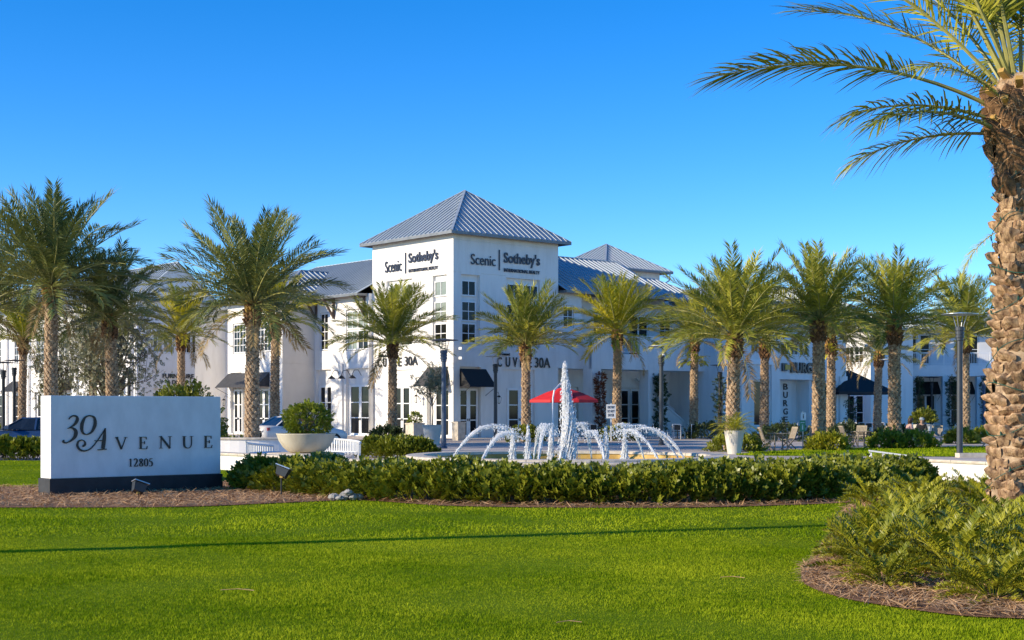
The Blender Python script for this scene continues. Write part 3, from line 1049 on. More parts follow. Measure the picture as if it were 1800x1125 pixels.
BFS = [frond(2.5, 60, dr_, .66, .015, 8, .16, .03, 540 + i_, 30, 30, 66, True, .3, .1, 1.2).mesh('frond', [M['rachis'], M['leaf_green']]) for i_, dr_ in enumerate((.7, 1.1))]
bfrond(BFW, 184, 27, .25, .88, 5.92, .34)         # the long frond reaching left
bfrond(BFS[0], 204, 15, .1, .95, 5.6, .34)         # short low frond on the left
bfrond(BFS[0], 214, 26, -.2, .72, 6.0, .34)        # drooping short frond
bfrond(BFS[0], 168, 6, .2, .85, 5.6, .3)
bfrond(BFS[0], 188, 16, .2, .95, 5.75, .3)
bfrond(BF[1], 176, 50, .3, .85, 6.2, .24)
bfrond(BF[1], 158, 46, -.3, .8, 6.1, .26)
bfrond(BF[0], 190, 62, .2, 1.0, 6.3, .2)
bfrond(BF[0], 214, 56, -.2, .95, 6.3, .22)
for k in range(40):
    az = k * 137.5 + 20
    el = 84 - 74 * (k / 40) + rgb.uniform(-6, 6)
    if 95 < az % 360 < 300 and el < 54:
        continue
    bfrond(BF[min(3, int(k / 11))], az, el, rgb.uniform(-.4, .4), rgb.uniform(.85, 1.02), 6.4 - .5 * k / 40, .2)
bfrond(BF[2], 178, -28, .0, .25, 4.3, .2)

# string of lights wound around the trunk
mb = MB()
pts = []
for k in range(420):
    q = k / 419
    a = q * 6.283 * 8 + .9 * math.sin(q * 19)
    z = .5 + 4.6 * q + .13 * math.sin(a * 1.7)
    r = brad(z) + .085 + .02 * math.sin(a * 5.3)
    pts.append((math.cos(a) * r, math.sin(a) * r, z))
t = thing('light_string', 'green cable of fairy lights wound around the large palm trunk', 'light string', (BX, BY, 0))
mb.tube(pts, .006, 5)
mb.build('cable', M['wire_green'], t)
mb = MB()
for k in range(0, 420, 9):
    p = pts[k]
    mb.tube([p, (p[0] * 1.04, p[1] * 1.04, p[2] + .05)], [.014, .008], 5)
struct(mb.build('bulbs', M['wire_green'], t), 'stuff')
# ---------------------------------------------------------------- lettering
def text_mesh(body, w, h, depth, m, bold=0.0, name='lettering', align_vertical=False, spacing=1.0):
    """flat sans lettering scaled into w x h; local x right, z up, front face at y=-depth"""
    cu = bpy.data.curves.new('lettering', 'FONT')
    cu.body = body
    cu.size = 1.0
    cu.extrude = 0.02
    cu.offset = bold
    cu.space_character = spacing
    cu.space_line = 0.9
    cu.resolution_u = 4
    o = bpy.data.objects.new('lettering', cu)
    col.objects.link(o)
    bpy.context.view_layer.update()
    me = bpy.data.meshes.new_from_object(o.evaluated_get(bpy.context.evaluated_depsgraph_get()))
    bpy.data.objects.remove(o)
    n = len(me.vertices)
    c = np.zeros(n * 3)
    me.vertices.foreach_get('co', c)
    c = c.reshape(-1, 3)
    lo, hi = c.min(0), c.max(0)
    q = np.empty_like(c)
    q[:, 0] = (c[:, 0] - lo[0]) / (hi[0] - lo[0]) * w
    q[:, 2] = (c[:, 1] - lo[1]) / (hi[1] - lo[1]) * h
    q[:, 1] = -(c[:, 2] - lo[2]) / (hi[2] - lo[2]) * depth
    me.vertices.foreach_set('co', q.ravel())
    me.materials.clear()
    me.materials.append(m)
    me.update()
    me.name = name
    return me


def stroke(mb, pts, fmap, depth, k=7):
    """ribbon through (x, y, width) points, mapped to the face and extruded"""
    P = [np.array(p, float) for p in pts]
    if len(P) > 2:
        out = []
        n = len(P)
        for i in range(n - 1):
            a, b, c, d = P[max(i - 1, 0)], P[i], P[i + 1], P[min(i + 2, n - 1)]
            for j in range(k):
                t = j / k
                out.append(0.5 * (2 * b + (c - a) * t + (2 * a - 5 * b + 4 * c - d) * t * t + (3 * b - a - 3 * c + d) * t ** 3))
        out.append(P[-1])
        P = out
    L, Rr = [], []
    for i, p in enumerate(P):
        t = P[min(i + 1, len(P) - 1)][:2] - P[max(i - 1, 0)][:2]
        t /= np.linalg.norm(t) + 1e-9
        nrm = np.array([-t[1], t[0]]) * max(p[2], .3) / 2
        L.append(p[:2] + nrm)
        Rr.append(p[:2] - nrm)
    for i in range(len(P) - 1):
        q = [L[i], L[i + 1], Rr[i + 1], Rr[i]]
        vs = [fmap(*p, 0.0) for p in q] + [fmap(*p, depth) for p in q]
        mb.add(vs, [(4, 5, 6, 7), (0, 1, 5, 4), (2, 3, 7, 6)] + ([(3, 0, 4, 7)] if i == 0 else []) + ([(1, 2, 6, 5)] if i == len(P) - 2 else []))


# ---------------------------------------------------------------- monument sign
SA, SB = Vector((-9.09, 27.96, 0)), Vector((-6.17, 30.36, 0))
SL = (SB - SA).length
SRZ = math.atan2(SB.y - SA.y, SB.x - SA.x)
sg = thing('monument_sign', 'long white monument sign reading 30Avenue 12805 on a black base', 'sign', SA, SRZ)
mb = MB()
mb.box(0, SL, 0, .60, 0, .355)
o = mb.build('base', M['base_black'], sg)
mb = MB()
mb.box(.035, SL - .035, .035, .565, .357, 2.0)
o = mb.build('panel', M['signwhite'], sg)
for oo in sg.children:
    bv = oo.modifiers.new('bevel', 'BEVEL')
    bv.width = .012
    bv.segments = 2


def smap(x, y, d):
    t = (x - 380) / 1295
    s = t / (1.085 - .085 * t)
    top, bot = 65 + 5 * t, 700 - 52 * t
    return (.035 + s * (SL - .07), .033 - d, .357 + (bot - y) / (bot - top) * (2.0 - .357))


def letter(strokes):
    mb = MB()
    for s_ in strokes:
        stroke(mb, s_, smap, .022)
    mb.build('letter', M['black'], sg)


letter([[(516, 246, 3), (530, 228, 9), (556, 217, 10), (580, 230, 16), (578, 258, 22), (556, 288, 15), (520, 310, 5), (506, 316, 3)],
        [(518, 310, 4), (548, 313, 14), (570, 338, 25), (564, 375, 24), (540, 402, 15), (508, 421, 8), (486, 424, 12), (474, 412, 15), (482, 404, 8)]])
oval = [(676, 215, 7), (640, 232, 15), (617, 285, 24), (620, 340, 17), (650, 360, 7), (690, 340, 15), (716, 285, 24), (710, 232, 16), (676, 215, 7)]
letter([oval])
letter([[(622, 452, 13), (640, 436, 15), (636, 412, 8), (612, 402, 7), (588, 416, 12), (582, 446, 15), (602, 476, 15), (640, 484, 11), (688, 462, 8), (740, 398, 7), (795, 314, 7)],
        [(793, 314, 10), (786, 395, 25), (776, 468, 25)], [(712, 407, 6), (783, 405, 6)], [(736, 476, 7), (804, 470, 7)], [(782, 340, 15), (797, 311, 4)]])


def cap(strokes, x0, y0, w, h):
    letter([[(x0 + px * w, y0 + (1 - py) * h, pw * h) for px, py, pw in s_] for s_ in strokes])


GV = [[(.10, 1, .15), (.52, 0, .13)], [(.52, 0, .05), (.90, 1, .05)], [(-.03, .985, .035), (.27, .985, .035)], [(.74, .985, .035), (1.03, .985, .035)]]
GE = [[(.22, 0, .15), (.22, 1, .15)], [(.05, .98, .04), (.86, .98, .04)], [(.22, .52, .04), (.66, .52, .04)], [(.05, .02, .04), (.92, .02, .04)],
      [(.84, 1, .04), (.88, .78, .03)], [(.90, 0, .04), (.98, .25, .03)], [(.66, .40, .035), (.66, .64, .035)]]
GN = [[(.13, 0, .05), (.13, 1, .05)], [(.10, .99, .15), (.86, .01, .15)], [(.87, 0, .05), (.87, 1, .05)], [(0, .015, .035), (.27, .015, .035)],
      [(-.03, .985, .035), (.15, .985, .035)], [(.73, .985, .035), (1.02, .985, .035)]]
GU = [[(.18, 1, .15), (.18, .36, .15), (.26, .10, .12), (.50, .0, .06), (.74, .10, .05), (.84, .36, .05), (.84, 1, .05)],
      [(.02, .985, .035), (.36, .985, .035)], [(.70, .985, .035), (.99, .985, .035)]]
cap(GV, 872, 378, 88, 92)
cap(GE, 1050, 375, 66, 92)
cap(GN, 1207, 370, 92, 91)
cap(GU, 1380, 368, 84, 90)
cap(GE, 1545, 365, 64, 90)
G1 = [[(.5, 0, .13), (.5, 1, .13)], [(.25, .86, .04), (.5, .97, .06)], [(.25, .015, .04), (.75, .015, .04)]]
G2 = [[(.10, .78, .04), (.22, .94, .08), (.50, 1, .07), (.76, .88, .12), (.78, .66, .14), (.55, .38, .10), (.14, .06, .05)], [(.10, .05, .11), (.85, .05, .10)], [(.85, .03, .06), (.93, .24, .03)]]
G8 = [[(.5, .98, .05), (.24, .88, .11), (.24, .68, .13), (.5, .53, .14), (.78, .36, .14), (.80, .12, .12), (.5, .01, .05), (.20, .10, .11), (.20, .34, .11), (.5, .53, .07), (.74, .68, .10), (.75, .88, .10), (.5, .98, .05)]]
G0 = [[(.5, .99, .05), (.20, .82, .11), (.14, .5, .14), (.20, .18, .11), (.5, .01, .05), (.80, .18, .11), (.86, .5, .14), (.80, .82, .11), (.5, .99, .05)]]
G5 = [[(.84, .97, .08), (.32, .95, .08)], [(.32, .97, .04), (.22, .60, .04)], [(.22, .58, .04), (.52, .62, .09), (.80, .42, .14), (.76, .14, .12), (.46, .02, .07), (.12, .06, .10)]]
for g, x0, y0, w in [(G1, 972, 541, 32), (G2, 1010, 540, 34), (G8, 1051, 539, 33), (G0, 1089, 538, 33), (G5, 1125, 537, 33)]:
    cap(g, x0, y0, w, 60)


# ground spot lights and a rock by the sign
def spot(x, y, z, rz, tilt, lab):
    t = thing('ground_spotlight', lab, 'spotlight', (x, y, .02), rz, 'ground spotlights by the hedge')
    mb = MB()
    mb.tube([(0, 0, 0), (0, 0, z)], .016, 8)
    mb.build('stake', M['iron'], t)
    mb = MB()
    mb.hexa([(-.10, -.05, -.03), (.10, -.05, -.03), (.10, .08, -.05), (-.10, .08, -.05), (-.13, -.10, .12), (.13, -.10, .12), (.13, .10, .16), (-.13, .10, .16)])
    o = mb.build('housing', M['lampgrey'], t, (0, 0, z + .02))
    o.rotation_euler = (tilt, .35, 0)
    mb = MB()
    mb.box(-.15, .15, -.13, .12, .145, .165)
    p = mb.build('lens_plate', M['steel'], o)
    p.rotation_euler = (.12, 0, 0)
    mb = MB()
    mb.box(-.03, .03, -.02, .02, -.05, .03)
    mb.build('bracket', M['stub'], t, (0, 0, z))


spot(-7.25, 27.6, .12, .5, -.35, 'grey floodlight on the pine straw in front of the white sign')
spot(-4.5, 27.75, .42, -.2, -.3, 'grey floodlight on a stake in front of the dark hedge')
t = thing('rock_pile', 'small pile of pale grey rocks at the foot of the hedge', 'rocks', (-3.15, 26.75, .02))
rgk = random.Random(3)
for k, (x, y, z, s) in enumerate([(-.2, 0, .05, .11), (0, .04, .07, .13), (.17, -.02, .06, .10), (.08, -.06, .15, .09), (.27, .05, .05, .09), (-.08, -.08, .04, .08)]):
    bm_ = MB()
    bm_.lathe([(.02, -.8), (.6, -.6), (1, -.1), (.8, .5), (.35, .8), (.02, .85)], 9)
    bm_.v = [(a * s * rgk.uniform(.75, 1.2), b * s * rgk.uniform(.75, 1.2), c * s * .8 * rgk.uniform(.8, 1.15)) for a, b, c in bm_.v]
    bm_.build('rock', M['rock'], t, (x, y, z), k)

# ---------------------------------------------------------------- low walls with coping stones
def low_wall(name, label, path, h, th, m, cap_h=.075, over=.05, step=1.15):
    t = thing(name, label, 'wall', (0, 0, 0))
    P, S = path_frame(path)
    n = max(4, int(S[-1] / .35))
    ss = np.linspace(0, S[-1], n + 1)
    pt = lambda s: np.array([np.interp(s, S, P[:, 0]), np.interp(s, S, P[:, 1])])

    def nr(s):
        d = pt(min(S[-1], s + .06)) - pt(max(0, s - .06))
        d /= np.linalg.norm(d)
        return np.array([-d[1], d[0]])
    mb = MB()
    vs, fs = [], []
    for s in ss:
        p, q = pt(s), nr(s)
        a, b = p, p + q * th
        vs += [(a[0], a[1], 0), (a[0], a[1], h - cap_h), (b[0], b[1], h - cap_h), (b[0], b[1], 0)]
    for i in range(n):
        for j in range(3):
            o = i * 4 + j
            fs.append((o, o + 4, o + 5, o + 1))
    fs += [(0, 1, 2, 3), (n * 4 + 3, n * 4 + 2, n * 4 + 1, n * 4)]
    mb.add(vs, fs)
    mb.build('wall_face', m, t)
    k = max(2, int(round(S[-1] / step)))
    for i in range(k):
        s0, s1 = S[-1] * i / k + .006, S[-1] * (i + 1) / k - .006
        prof = [(-over, 0), (-over - .012, cap_h * .5), (-over, cap_h - .01), (-over + .03, cap_h), (th + over - .03, cap_h), (th + over, cap_h - .01), (th + over, 0)]
        vs, fs = [], []
        ns = 5
        for j in range(ns):
            s = s0 + (s1 - s0) * j / (ns - 1)
            p, q = pt(s), nr(s)
            for d, zz in prof:
                w = p + q * d
                vs.append((w[0], w[1], h - cap_h + .003 + zz))
        c = len(prof)
        for j in range(ns - 1):
            for e in range(c):
                a, b = j * c + e, j * c + (e + 1) % c
                fs.append((a, b, b + c, a + c))
        fs += [tuple(range(c - 1, -1, -1)), tuple((ns - 1) * c + e for e in range(c))]
        mb = MB()
        mb.add(vs, fs)
        mb.build('coping_stone', M['stone'], t)
    return t


low_wall('garden_wall', 'long low white curved wall with stone coping behind the hedge',
         [(-9.8, 42.6), (-8.2, 40.6), (-6.4, 38.4), (-4.4, 35.7), (-2.6, 34.0), (-.5, 33.0), (1.5, 32.6), (3.5, 32.75), (5.6, 33.3), (8, 34.6), (10.05, 35.75)], .50, .34, M['stucco'])
low_wall('garden_wall', 'sunlit white curved wall section meeting the hedge wall at a corner near the large palm',
         [(10.12, 35.72), (10.75, 34.6), (11.25, 33.4), (11.75, 31.9), (12.6, 29.8), (13.8, 28)], .50, .34, M['stucco'])
low_wall('garden_wall', 'curved white wall with grey coping between the thick palm and the bowl planter',
         [(-16.5, 55.5), (-14, 53), (-11.6, 51.3), (-9.6, 50.6), (-8.0, 50.9), (-6.9, 51.8)], .74, .34, M['stucco'])

# ---------------------------------------------------------------- fountain
FX, FY, FR = 1.47, 38.1, 4.25
ft = thing('fountain', 'round stone fountain with a tall white central jet and inward arching sprays', 'fountain', (FX, FY, 0))
mb = MB()
nseg = 72
vs, fs = [], []
for j in range(nseg):
    a = 2 * math.pi * j / nseg
    for r, z in [(FR, 0), (FR, .435), (FR - .42, .435), (FR - .42, .02)]:
        vs.append((r * math.cos(a), r * math.sin(a), z))
for j in range(nseg):
    for e in range(3):
        a, b = j * 4 + e, ((j + 1) % nseg) * 4 + e
        mb_f = (a, b, b + 1, a + 1)
        fs.append(mb_f)
mb.add(vs, fs)
mb.mi = [0 if i % 3 < 2 else 1 for i in range(len(fs))]
mb.build('basin', [M['stone'], M['basin_in']], ft)
# rim of separate stones
ns = 30
mbs = MB()
prof = [(-.06, 0), (-.075, .04), (-.06, .078), (-.03, .09), (.42, .09), (.46, .07), (.46, 0)]
vs, fs = [], []
for j in range(4):
    a = (2 * math.pi / ns - .004) * (j / 3)
    for d, z in prof:
        r = FR - d
        vs.append((r * math.cos(a), r * math.sin(a), .438 + z))
c = len(prof)
for j in range(3):
    for e in range(c):
        a, b = j * c + e, j * c + (e + 1) % c
        fs.append((a, b, b + c, a + c))
fs += [tuple(range(c - 1, -1, -1)), tuple(3 * c + e for e in range(c))]
mbs.add(vs, fs)
me = mbs.mesh('rim_stone', M['stone'])
for k in range(ns):
    place(me, 'rim_stone', ft, (0, 0, 0), 2 * math.pi * k / ns + .05)
mb = MB()
ring = [(FR - .421, .30), (2.6, .305), (1.2, .31), (.01, .315)]
mb.lathe(ring, 48)
mb.build('water_surface', M['water'], ft)

ICO = [(0, 0, 1), (.894, 0, .447), (.276, .851, .447), (-.724, .526, .447), (-.724, -.526, .447), (.276, -.851, .447),
       (.724, .526, -.447), (-.276, .851, -.447), (-.894, 0, -.447), (-.276, -.851, -.447), (.724, -.526, -.447), (0, 0, -1)]
ICF = [(0, 1, 2), (0, 2, 3), (0, 3, 4), (0, 4, 5), (0, 5, 1), (1, 6, 2), (2, 7, 3), (3, 8, 4), (4, 9, 5), (5, 10, 1),
       (6, 7, 2), (7, 8, 3), (8, 9, 4), (9, 10, 5), (10, 6, 1), (11, 7, 6), (11, 8, 7), (11, 9, 8), (11, 10, 9), (11, 6, 10)]


def jet(pathf, spread, core, strands, drops, seed, dsize=(.008, .03), tdrop=(.25, 1.0)):
    """water: twisting strands that tear into drops; pathf(t)->Vector, spread(t)->radius"""
    rg_ = random.Random(seed)
    mb = MB()
    for k in range(strands):
        t0 = 0 if rg_.random() < .55 else rg_.uniform(0, .5)
        t1 = min(1, t0 + rg_.uniform(.25, .75)) if t0 else rg_.uniform(.45, .98)
        a, b = rg_.uniform(0, 6.28), rg_.uniform(.1, 1)
        n = 11
        pts, rad = [], []
        for i in range(n):
            t = t0 + (t1 - t0) * i / (n - 1)
            s = spread(t) * b
            pts.append(pathf(t) + Vector((math.cos(a + t * 2) * s + rg_.uniform(-.09, .09) * s, math.sin(a + t * 2) * s, rg_.uniform(-.02, .02))))
            rad.append(max(.004, core * rg_.uniform(.55, 1.1) * (1 - .75 * t) * (.35 if i in (0, n - 1) and t0 else 1)))
        mb.tube(pts, rad, 6)
    for k in range(drops):
        t = tdrop[0] + (tdrop[1] - tdrop[0]) * rg_.random() ** .8
        s = spread(t) * rg_.random() ** .5 * 1.5
        a = rg_.uniform(0, 6.28)
        p = pathf(t) + Vector((math.cos(a) * s, math.sin(a) * s, rg_.uniform(-.5, .2) * s))
        r = rg_.uniform(*dsize) * (1.0 if rg_.random() < .9 else 1.5)
        st = rg_.uniform(1, 2.6)
        mb.add([(p.x + x * r, p.y + y * r, p.z + z * r * st) for x, y, z in ICO], ICF)
    return mb


H0 = 2.72
mb = jet(lambda t: Vector((.0 + .05 * math.sin(t * 5), 0, .3 + H0 * t)), lambda t: .23 * (1 - t) ** .9 + .03, .013, 460, 1500, 1, (.004, .015), (0, .99))
o = mb.build('water_jet', M['spray'], ft, smooth=True)
o['label'] = 'tall central jet of white water'
for k in range(12):
    a = R(15 + 30 * k)
    rg_ = random.Random(k)
    rin, hgt, r0 = rg_.uniform(1.2, 1.9), rg_.uniform(.78, 1.08), 3.0
    pf = lambda t, a=a, rin=rin, hgt=hgt: Vector((math.cos(a) * (3.25 - rin * t * .95), math.sin(a) * (3.25 - rin * t * .95), .3 + 4 * hgt * (t * .66) * (1 - t * .66)))
    mb = jet(pf, lambda t: .02 + .16 * t ** 1.2, .008, 24, 380, 20 + k, (.003, .011), (.05, 1.15))
    mb.build('water_jet', M['spray'], ft, smooth=True)
for k, (x, y) in enumerate([(-1.45, -.7), (-1.05, -1.1), (-.42, .3), (1.05, .2), (1.5, -.6)]):
    mb = jet(lambda t, x=x, y=y: Vector((x, y, .3 + (.85 + .1 * (k % 2)) * t)), lambda t: .08 * max(0, 1 - t) ** .7 + .025, .011, 90, 200, 50 + k, (.004, .014), (0, 1.1))
    mb.build('water_jet', M['spray'], ft, smooth=True)

# ---------------------------------------------------------------- bowl planter, benches, pots
bw = thing('bowl_planter', 'wide shallow concrete bowl planter on the wall left of the fountain', 'planter', (-5.85, 40.4, 0))
mb = MB()
mb.lathe([(1.02, 0), (1.02, .40), (1.08, .42), (1.1, .46), (1.08, .505), (.0, .505)], 40)
mb.build('plinth', M['stone'], bw, smooth=False)
mb = MB()
mb.lathe([(.40, .51), (.52, .55), (.66, .68), (.77, .85), (.835, 1.03), (.85, 1.055), (.80, 1.06), (.765, 1.0), (.6, .97), (.0, .97)], 48)
mb.build('bowl', M['concrete'], bw, smooth=True)
mb = MB()
mb.lathe([(.755, .975), (.4, 1.01), (.0, 1.02)], 24)
mb.build('soil', M['soil'], bw)
bush('boxwood_ball', 'clipped round yellow-green bush growing in the concrete bowl', -5.8, 40.4, .60, .60, .88, 1500, M['box'], 90, .12, None, 'bush', .99, True)


def slat_bench(label, cx, cy, r, a0, a1, h0, h1, seat=True):
    t = thing('slatted_bench', label, 'bench', (cx, cy, 0))
    n = int(abs(a1 - a0) * r / .085)
    top = []
    for i in range(n):
        q = i / (n - 1)
        a = a0 + (a1 - a0) * q
        x, y = math.cos(a) * r, math.sin(a) * r
        h = h0 + (h1 - h0) * q
        top.append((x, y, h))
        mb = MB()
        mb.box(-.022, .022, -.012, .012, .36, h)
        mb.build('slat', M['benchwhite'], t, (x, y, 0), a + math.pi / 2)
    mb = MB()
    mb.tube(top, .035, 6)
    mb.build('top_rail', M['benchwhite'], t)
    mb = MB()
    for dr in (.10, .21, .32, .43):
        mb.tube([(math.cos(a) * (r - dr), math.sin(a) * (r - dr), .42) for a in np.linspace(a0, a1, 12)], .045, 4)
    mb.build('seat', M['benchwhite'], t)
    for q in (.02, .5, .98):
        a = a0 + (a1 - a0) * q
        for dr in (.02, .42):
            mb = MB()
            mb.box(-.03, .03, -.03, .03, 0, .40)
            mb.build('leg', M['benchwhite'], t, (math.cos(a) * (r - dr), math.sin(a) * (r - dr), 0), a)


slat_bench('curved white slatted bench right of the bowl planter', -6.3, 42.6, 1.75, R(78), R(-8), .84, .72)
slat_bench('white slatted bench end sticking out left of the bowl planter', -6.3, 42.4, 1.6, R(196), R(130), .78, .62)


def tapered_pot(name, lab, x, y, r0, r1, h, m='pot'):
    t = thing(name, lab, 'pot', (x, y, 0))
    mb = MB()
    mb.lathe([(r0, 0), (r0 * 1.02, .03), (r1 * .97, h - .05), (r1, h - .04), (r1, h), (r1 * .9, h), (r1 * .86, h - .08), (0, h - .08)], 28)
    mb.build('pot_body', M[m], t, smooth=False)
    mb = MB()
    mb.lathe([(r1 * .85, h - .075), (.0, h - .05)], 16)
    mb.build('soil', M['soil'], t)
    return t


tapered_pot('tapered_pot', 'tall tapered cream pot holding a feathery plant right of the fountain', 8.75, 56.0, .26, .40, .92)
mp = frond(.95, 18, 1.25, .26, .012, 20, .2, .006, 310, 20, 30, 65, False, .2).mesh('frond', [M['rachis'], M['leaf_lime']])
t = thing('potted_palm', 'small feathery yellow-green palm growing in the tapered cream pot', 'plant', (8.75, 56.0, .84))
for k in range(34):
    o = place(mp, 'frond', t)
    set_frond(o, k * 2.4, R(84 - 66 * k / 34), 0, random.Random(k).uniform(.8, 1.1), .05, 0)
tapered_pot('tapered_pot', 'pale grey tapered pot with a small olive tree by the tower doors', -3.95, 70.5, .34, .50, 1.0)


def small_tree(name, lab, x, y, z0, h, crown_r, crown_h, n, m, seed, ls=.16, trunk_r=.03, fork=5, zc=None, grp=None):
    rg_ = random.Random(seed)
    rn = np.random.default_rng(seed)
    t = thing(name, lab, 'tree', (x, y, z0), 0, grp)
    zc = zc or h - crown_h / 2
    mb = MB()
    mb.tube([(0, 0, 0), (.03, .02, h * .3), (0, 0, max(.3, zc - crown_h * .45))], [trunk_r, trunk_r * .8, trunk_r * .7], 7)
    mb.build('trunk', M['bark'], t)
    mb = MB()
    tips = []
    for k in range(fork):
        a = k * 2.4
        st = Vector((0, 0, max(.25, zc - crown_h * .45)))
        e = Vector((math.cos(a) * crown_r * rg_.uniform(.35, .95), math.sin(a) * crown_r * rg_.uniform(.35, .95), zc + crown_h * rg_.uniform(-.3, .5)))
        mid = st.lerp(e, .5) + Vector((rg_.uniform(-.1, .1), rg_.uniform(-.1, .1), .1 * crown_h))
        mb.tube([st, mid, e], [trunk_r * .6, trunk_r * .4, .006], 5)
        for j in range(5):
            b = mid.lerp(e, rg_.uniform(0, 1))
            tip = b + Vector((rg_.uniform(-.4, .4) * crown_r, rg_.uniform(-.4, .4) * crown_r, rg_.uniform(.0, .35) * crown_h))
            mb.tube([b, tip], [trunk_r * .25, .004], 4)
            tips += [b.lerp(tip, q) for q in (.4, .7, 1)]
        tips += [mid.lerp(e, q) for q in (.3, .6, .9, 1)]
    mb.build('branches', M['bark'], t)
    T = np.array([tuple(p) for p in tips])
    idx = rn.integers(0, len(T), n)
    pos = T[idx] + rn.normal(size=(n, 3)) * np.array([crown_r * .17, crown_r * .17, crown_h * .09])
    tv, tf = sprig(ls, 5, ls * .11, seed)
    v, f = scatter(tv, tf, pos, rots(rn, n, None, .9), rn.uniform(.6, 1.3, n))
    struct(place(np_mesh('crown', v, f, m), 'crown', t), 'stuff')
    return t


small_tree('olive_tree', 'small wispy olive tree in the pale grey pot by the tower doors', -3.95, 70.5, .92, 2.6, .75, 1.7, 420, M['olive'], 5, .17, .035, 7)
small_tree('wispy_tree', 'wide wispy silver-leaved tree behind the white sign between two dark palms', -21.6, 76, 0, 7.2, 2.7, 5.6, 3600, M['olive'], 6, .22, .09, 26)
small_tree('wispy_tree', 'smaller wispy silver-leaved tree right of the dark blue car', -25.0, 78, 0, 5.4, 1.6, 4.2, 1300, M['olive'], 7, .22, .07, 16)

for (x, y, w, h, lab) in [(-5.35, 78.5, .75, .95, 'square stone planter beside the tower doors'), (-3.05, 81.5, .55, 1.0, 'narrow square stone planter at the tower corner')]:
    t = thing('square_planter', lab, 'planter', (x, y, 0), .7)
    mb = MB()
    mb.box(-w / 2, w / 2, -w / 2, w / 2, 0, h)
    mb.box(-w / 2 - .03, w / 2 + .03, -w / 2 - .03, w / 2 + .03, h + .002, h + .07)
    mb.build('planter_body', M['stone'], t)
    mb = MB()
    mb.box(-w / 2 + .05, w / 2 - .05, -w / 2 + .05, w / 2 - .05, h + .07, h + .08)
    mb.build('soil', M['soil'], t)
bush('potted_shrub', 'small clipped shrub in the square stone planter by the tower doors', -5.35, 78.5, .32, .32, .55, 160, M['box'], 95, .16, None, 'bush', 1.0, True)
tapered_pot('tapered_pot', 'cream pot behind the seated people', 21.0, 72.5, .36, .55, 1.0)
bush('potted_topiary', 'dome shaped green bush above the seated people', 21.0, 72.5, .62, .55, .62, 600, M['hedge'], 96, .16, None, 'bush', 1.1)


# ---------------------------------------------------------------- street lamps
def lamp(x, y, H, m, lab, s=1.0):
    t = thing('street_lamp', lab, 'street lamp', (x, y, 0), random.Random(lab).uniform(0, 1), 'disc topped street lamps')
    mb = MB()
    mb.tube([(0, 0, .04), (0, 0, H - 1.0)], [.115 * s, .10 * s], 14)
    mb.lathe([(.17 * s, 0), (.17 * s, .05), (.12 * s, .12)], 14)
    mb.build('pole', M[m], t)
    mb = MB()
    z = H - 1.0
    prof = [(.11, 0), (.13, .02), (.13, .10), (.16, .12), (.16, .20), (.14, .21), (.14, .24), (.16, .25), (.16, .33), (.14, .34), (.14, .37), (.17, .38), (.17, .50), (.10, .53)]
    mb.lathe([(r * s, z + h_) for r, h_ in prof], 16)
    mb.build('collar', M[m], t)
    for k in range(4):
        a = k * math.pi / 2 + .4
        mb = MB()
        mb.tube([(math.cos(a) * .13 * s, math.sin(a) * .13 * s, z + .5), (math.cos(a) * .26 * s, math.sin(a) * .26 * s, H - .06)], .014, 6)
        mb.build('rod', M['steel'] if m == 'lampgrey' else M[m], t)
    mb = MB()
    mb.lathe([(.02, H - .07), (.5 * s, H - .055), (.66 * s, H - .03), (.66 * s, H - .015), (.3 * s, H + .02), (.02, H + .05)], 28)
    mb.build('disc_shade', M['steel'] if m == 'lampgrey' else M[m], t)


for (x, y, H, m, lab) in [
        (16.37, 52, 5.25, 'lampgrey', 'tall grey street lamp standing at the edge of the back lawn'),
        (-3.07, 64, 4.9, 'lampblue', 'dark blue street lamp in front of the tower corner'),
        (-.98, 88 - 3.5, 4.95, 'lampgrey', 'slim grey street lamp before the right face of the tower'),
        (7.35, 70, 4.9, 'lampgrey', 'grey street lamp in front of the arcade pier with the green vine'),
        (13.6, 93, 4.7, 'iron', 'dark street lamp wrapped in a thin vine by the stairs'),
        (21.3, 80, 4.6, 'lampgrey', 'slim lamp post directly left of the sunlit palm trunk by the black umbrella'),
        (36.0, 122, 4.6, 'iron', 'dark street lamp between the black awnings at the right'),
        (36.5, 110, 4.4, 'lampblue', 'dark blue lamp post next to the downpipe behind the large palm'),
        (-23.7, 88, 4.7, 'iron', 'dark street lamp just right of the palms behind the sign'),
        (-30.4, 85, 4.6, 'iron', 'dark street lamp nearest the left edge'),
        (-31.5, 90, 4.9, 'iron', 'thin dark street lamp second from the left edge')]:
    lamp(x, y, H, m, lab)
mb = MB()
mb.box(-.55, .55, -.2, .2, 0, .16)
tag(mb.build('concrete_block', M['stone'], None, (16.75, 51.8, 0), .1), 'low concrete block at the foot of the tall grey lamp', 'block')
t = thing('fallen_ladder_rack', 'pale low metal frame lying on the grass behind the wall', 'frame', (13.75, 51.9, 0), -.15)
for k in range(2):
    mb = MB()
    mb.bar((-.7, -.2 + .4 * k, .24), (.7, -.2 + .4 * k, .06), .05)
    mb.build('rail', M['benchwhite'], t)
for k in range(5):
    mb = MB()
    q = k / 4
    mb.bar((-.65 + 1.3 * q, -.2, .232 - .165 * q), (-.65 + 1.3 * q, .2, .232 - .165 * q), .04)
    mb.build('rung', M['benchwhite'], t)
for dx in (-.65, -.2):
    mb = MB()
    mb.box(dx - .03, dx + .03, -.18, .18, 0, .17)
    mb.build('foot', M['benchwhite'], t)

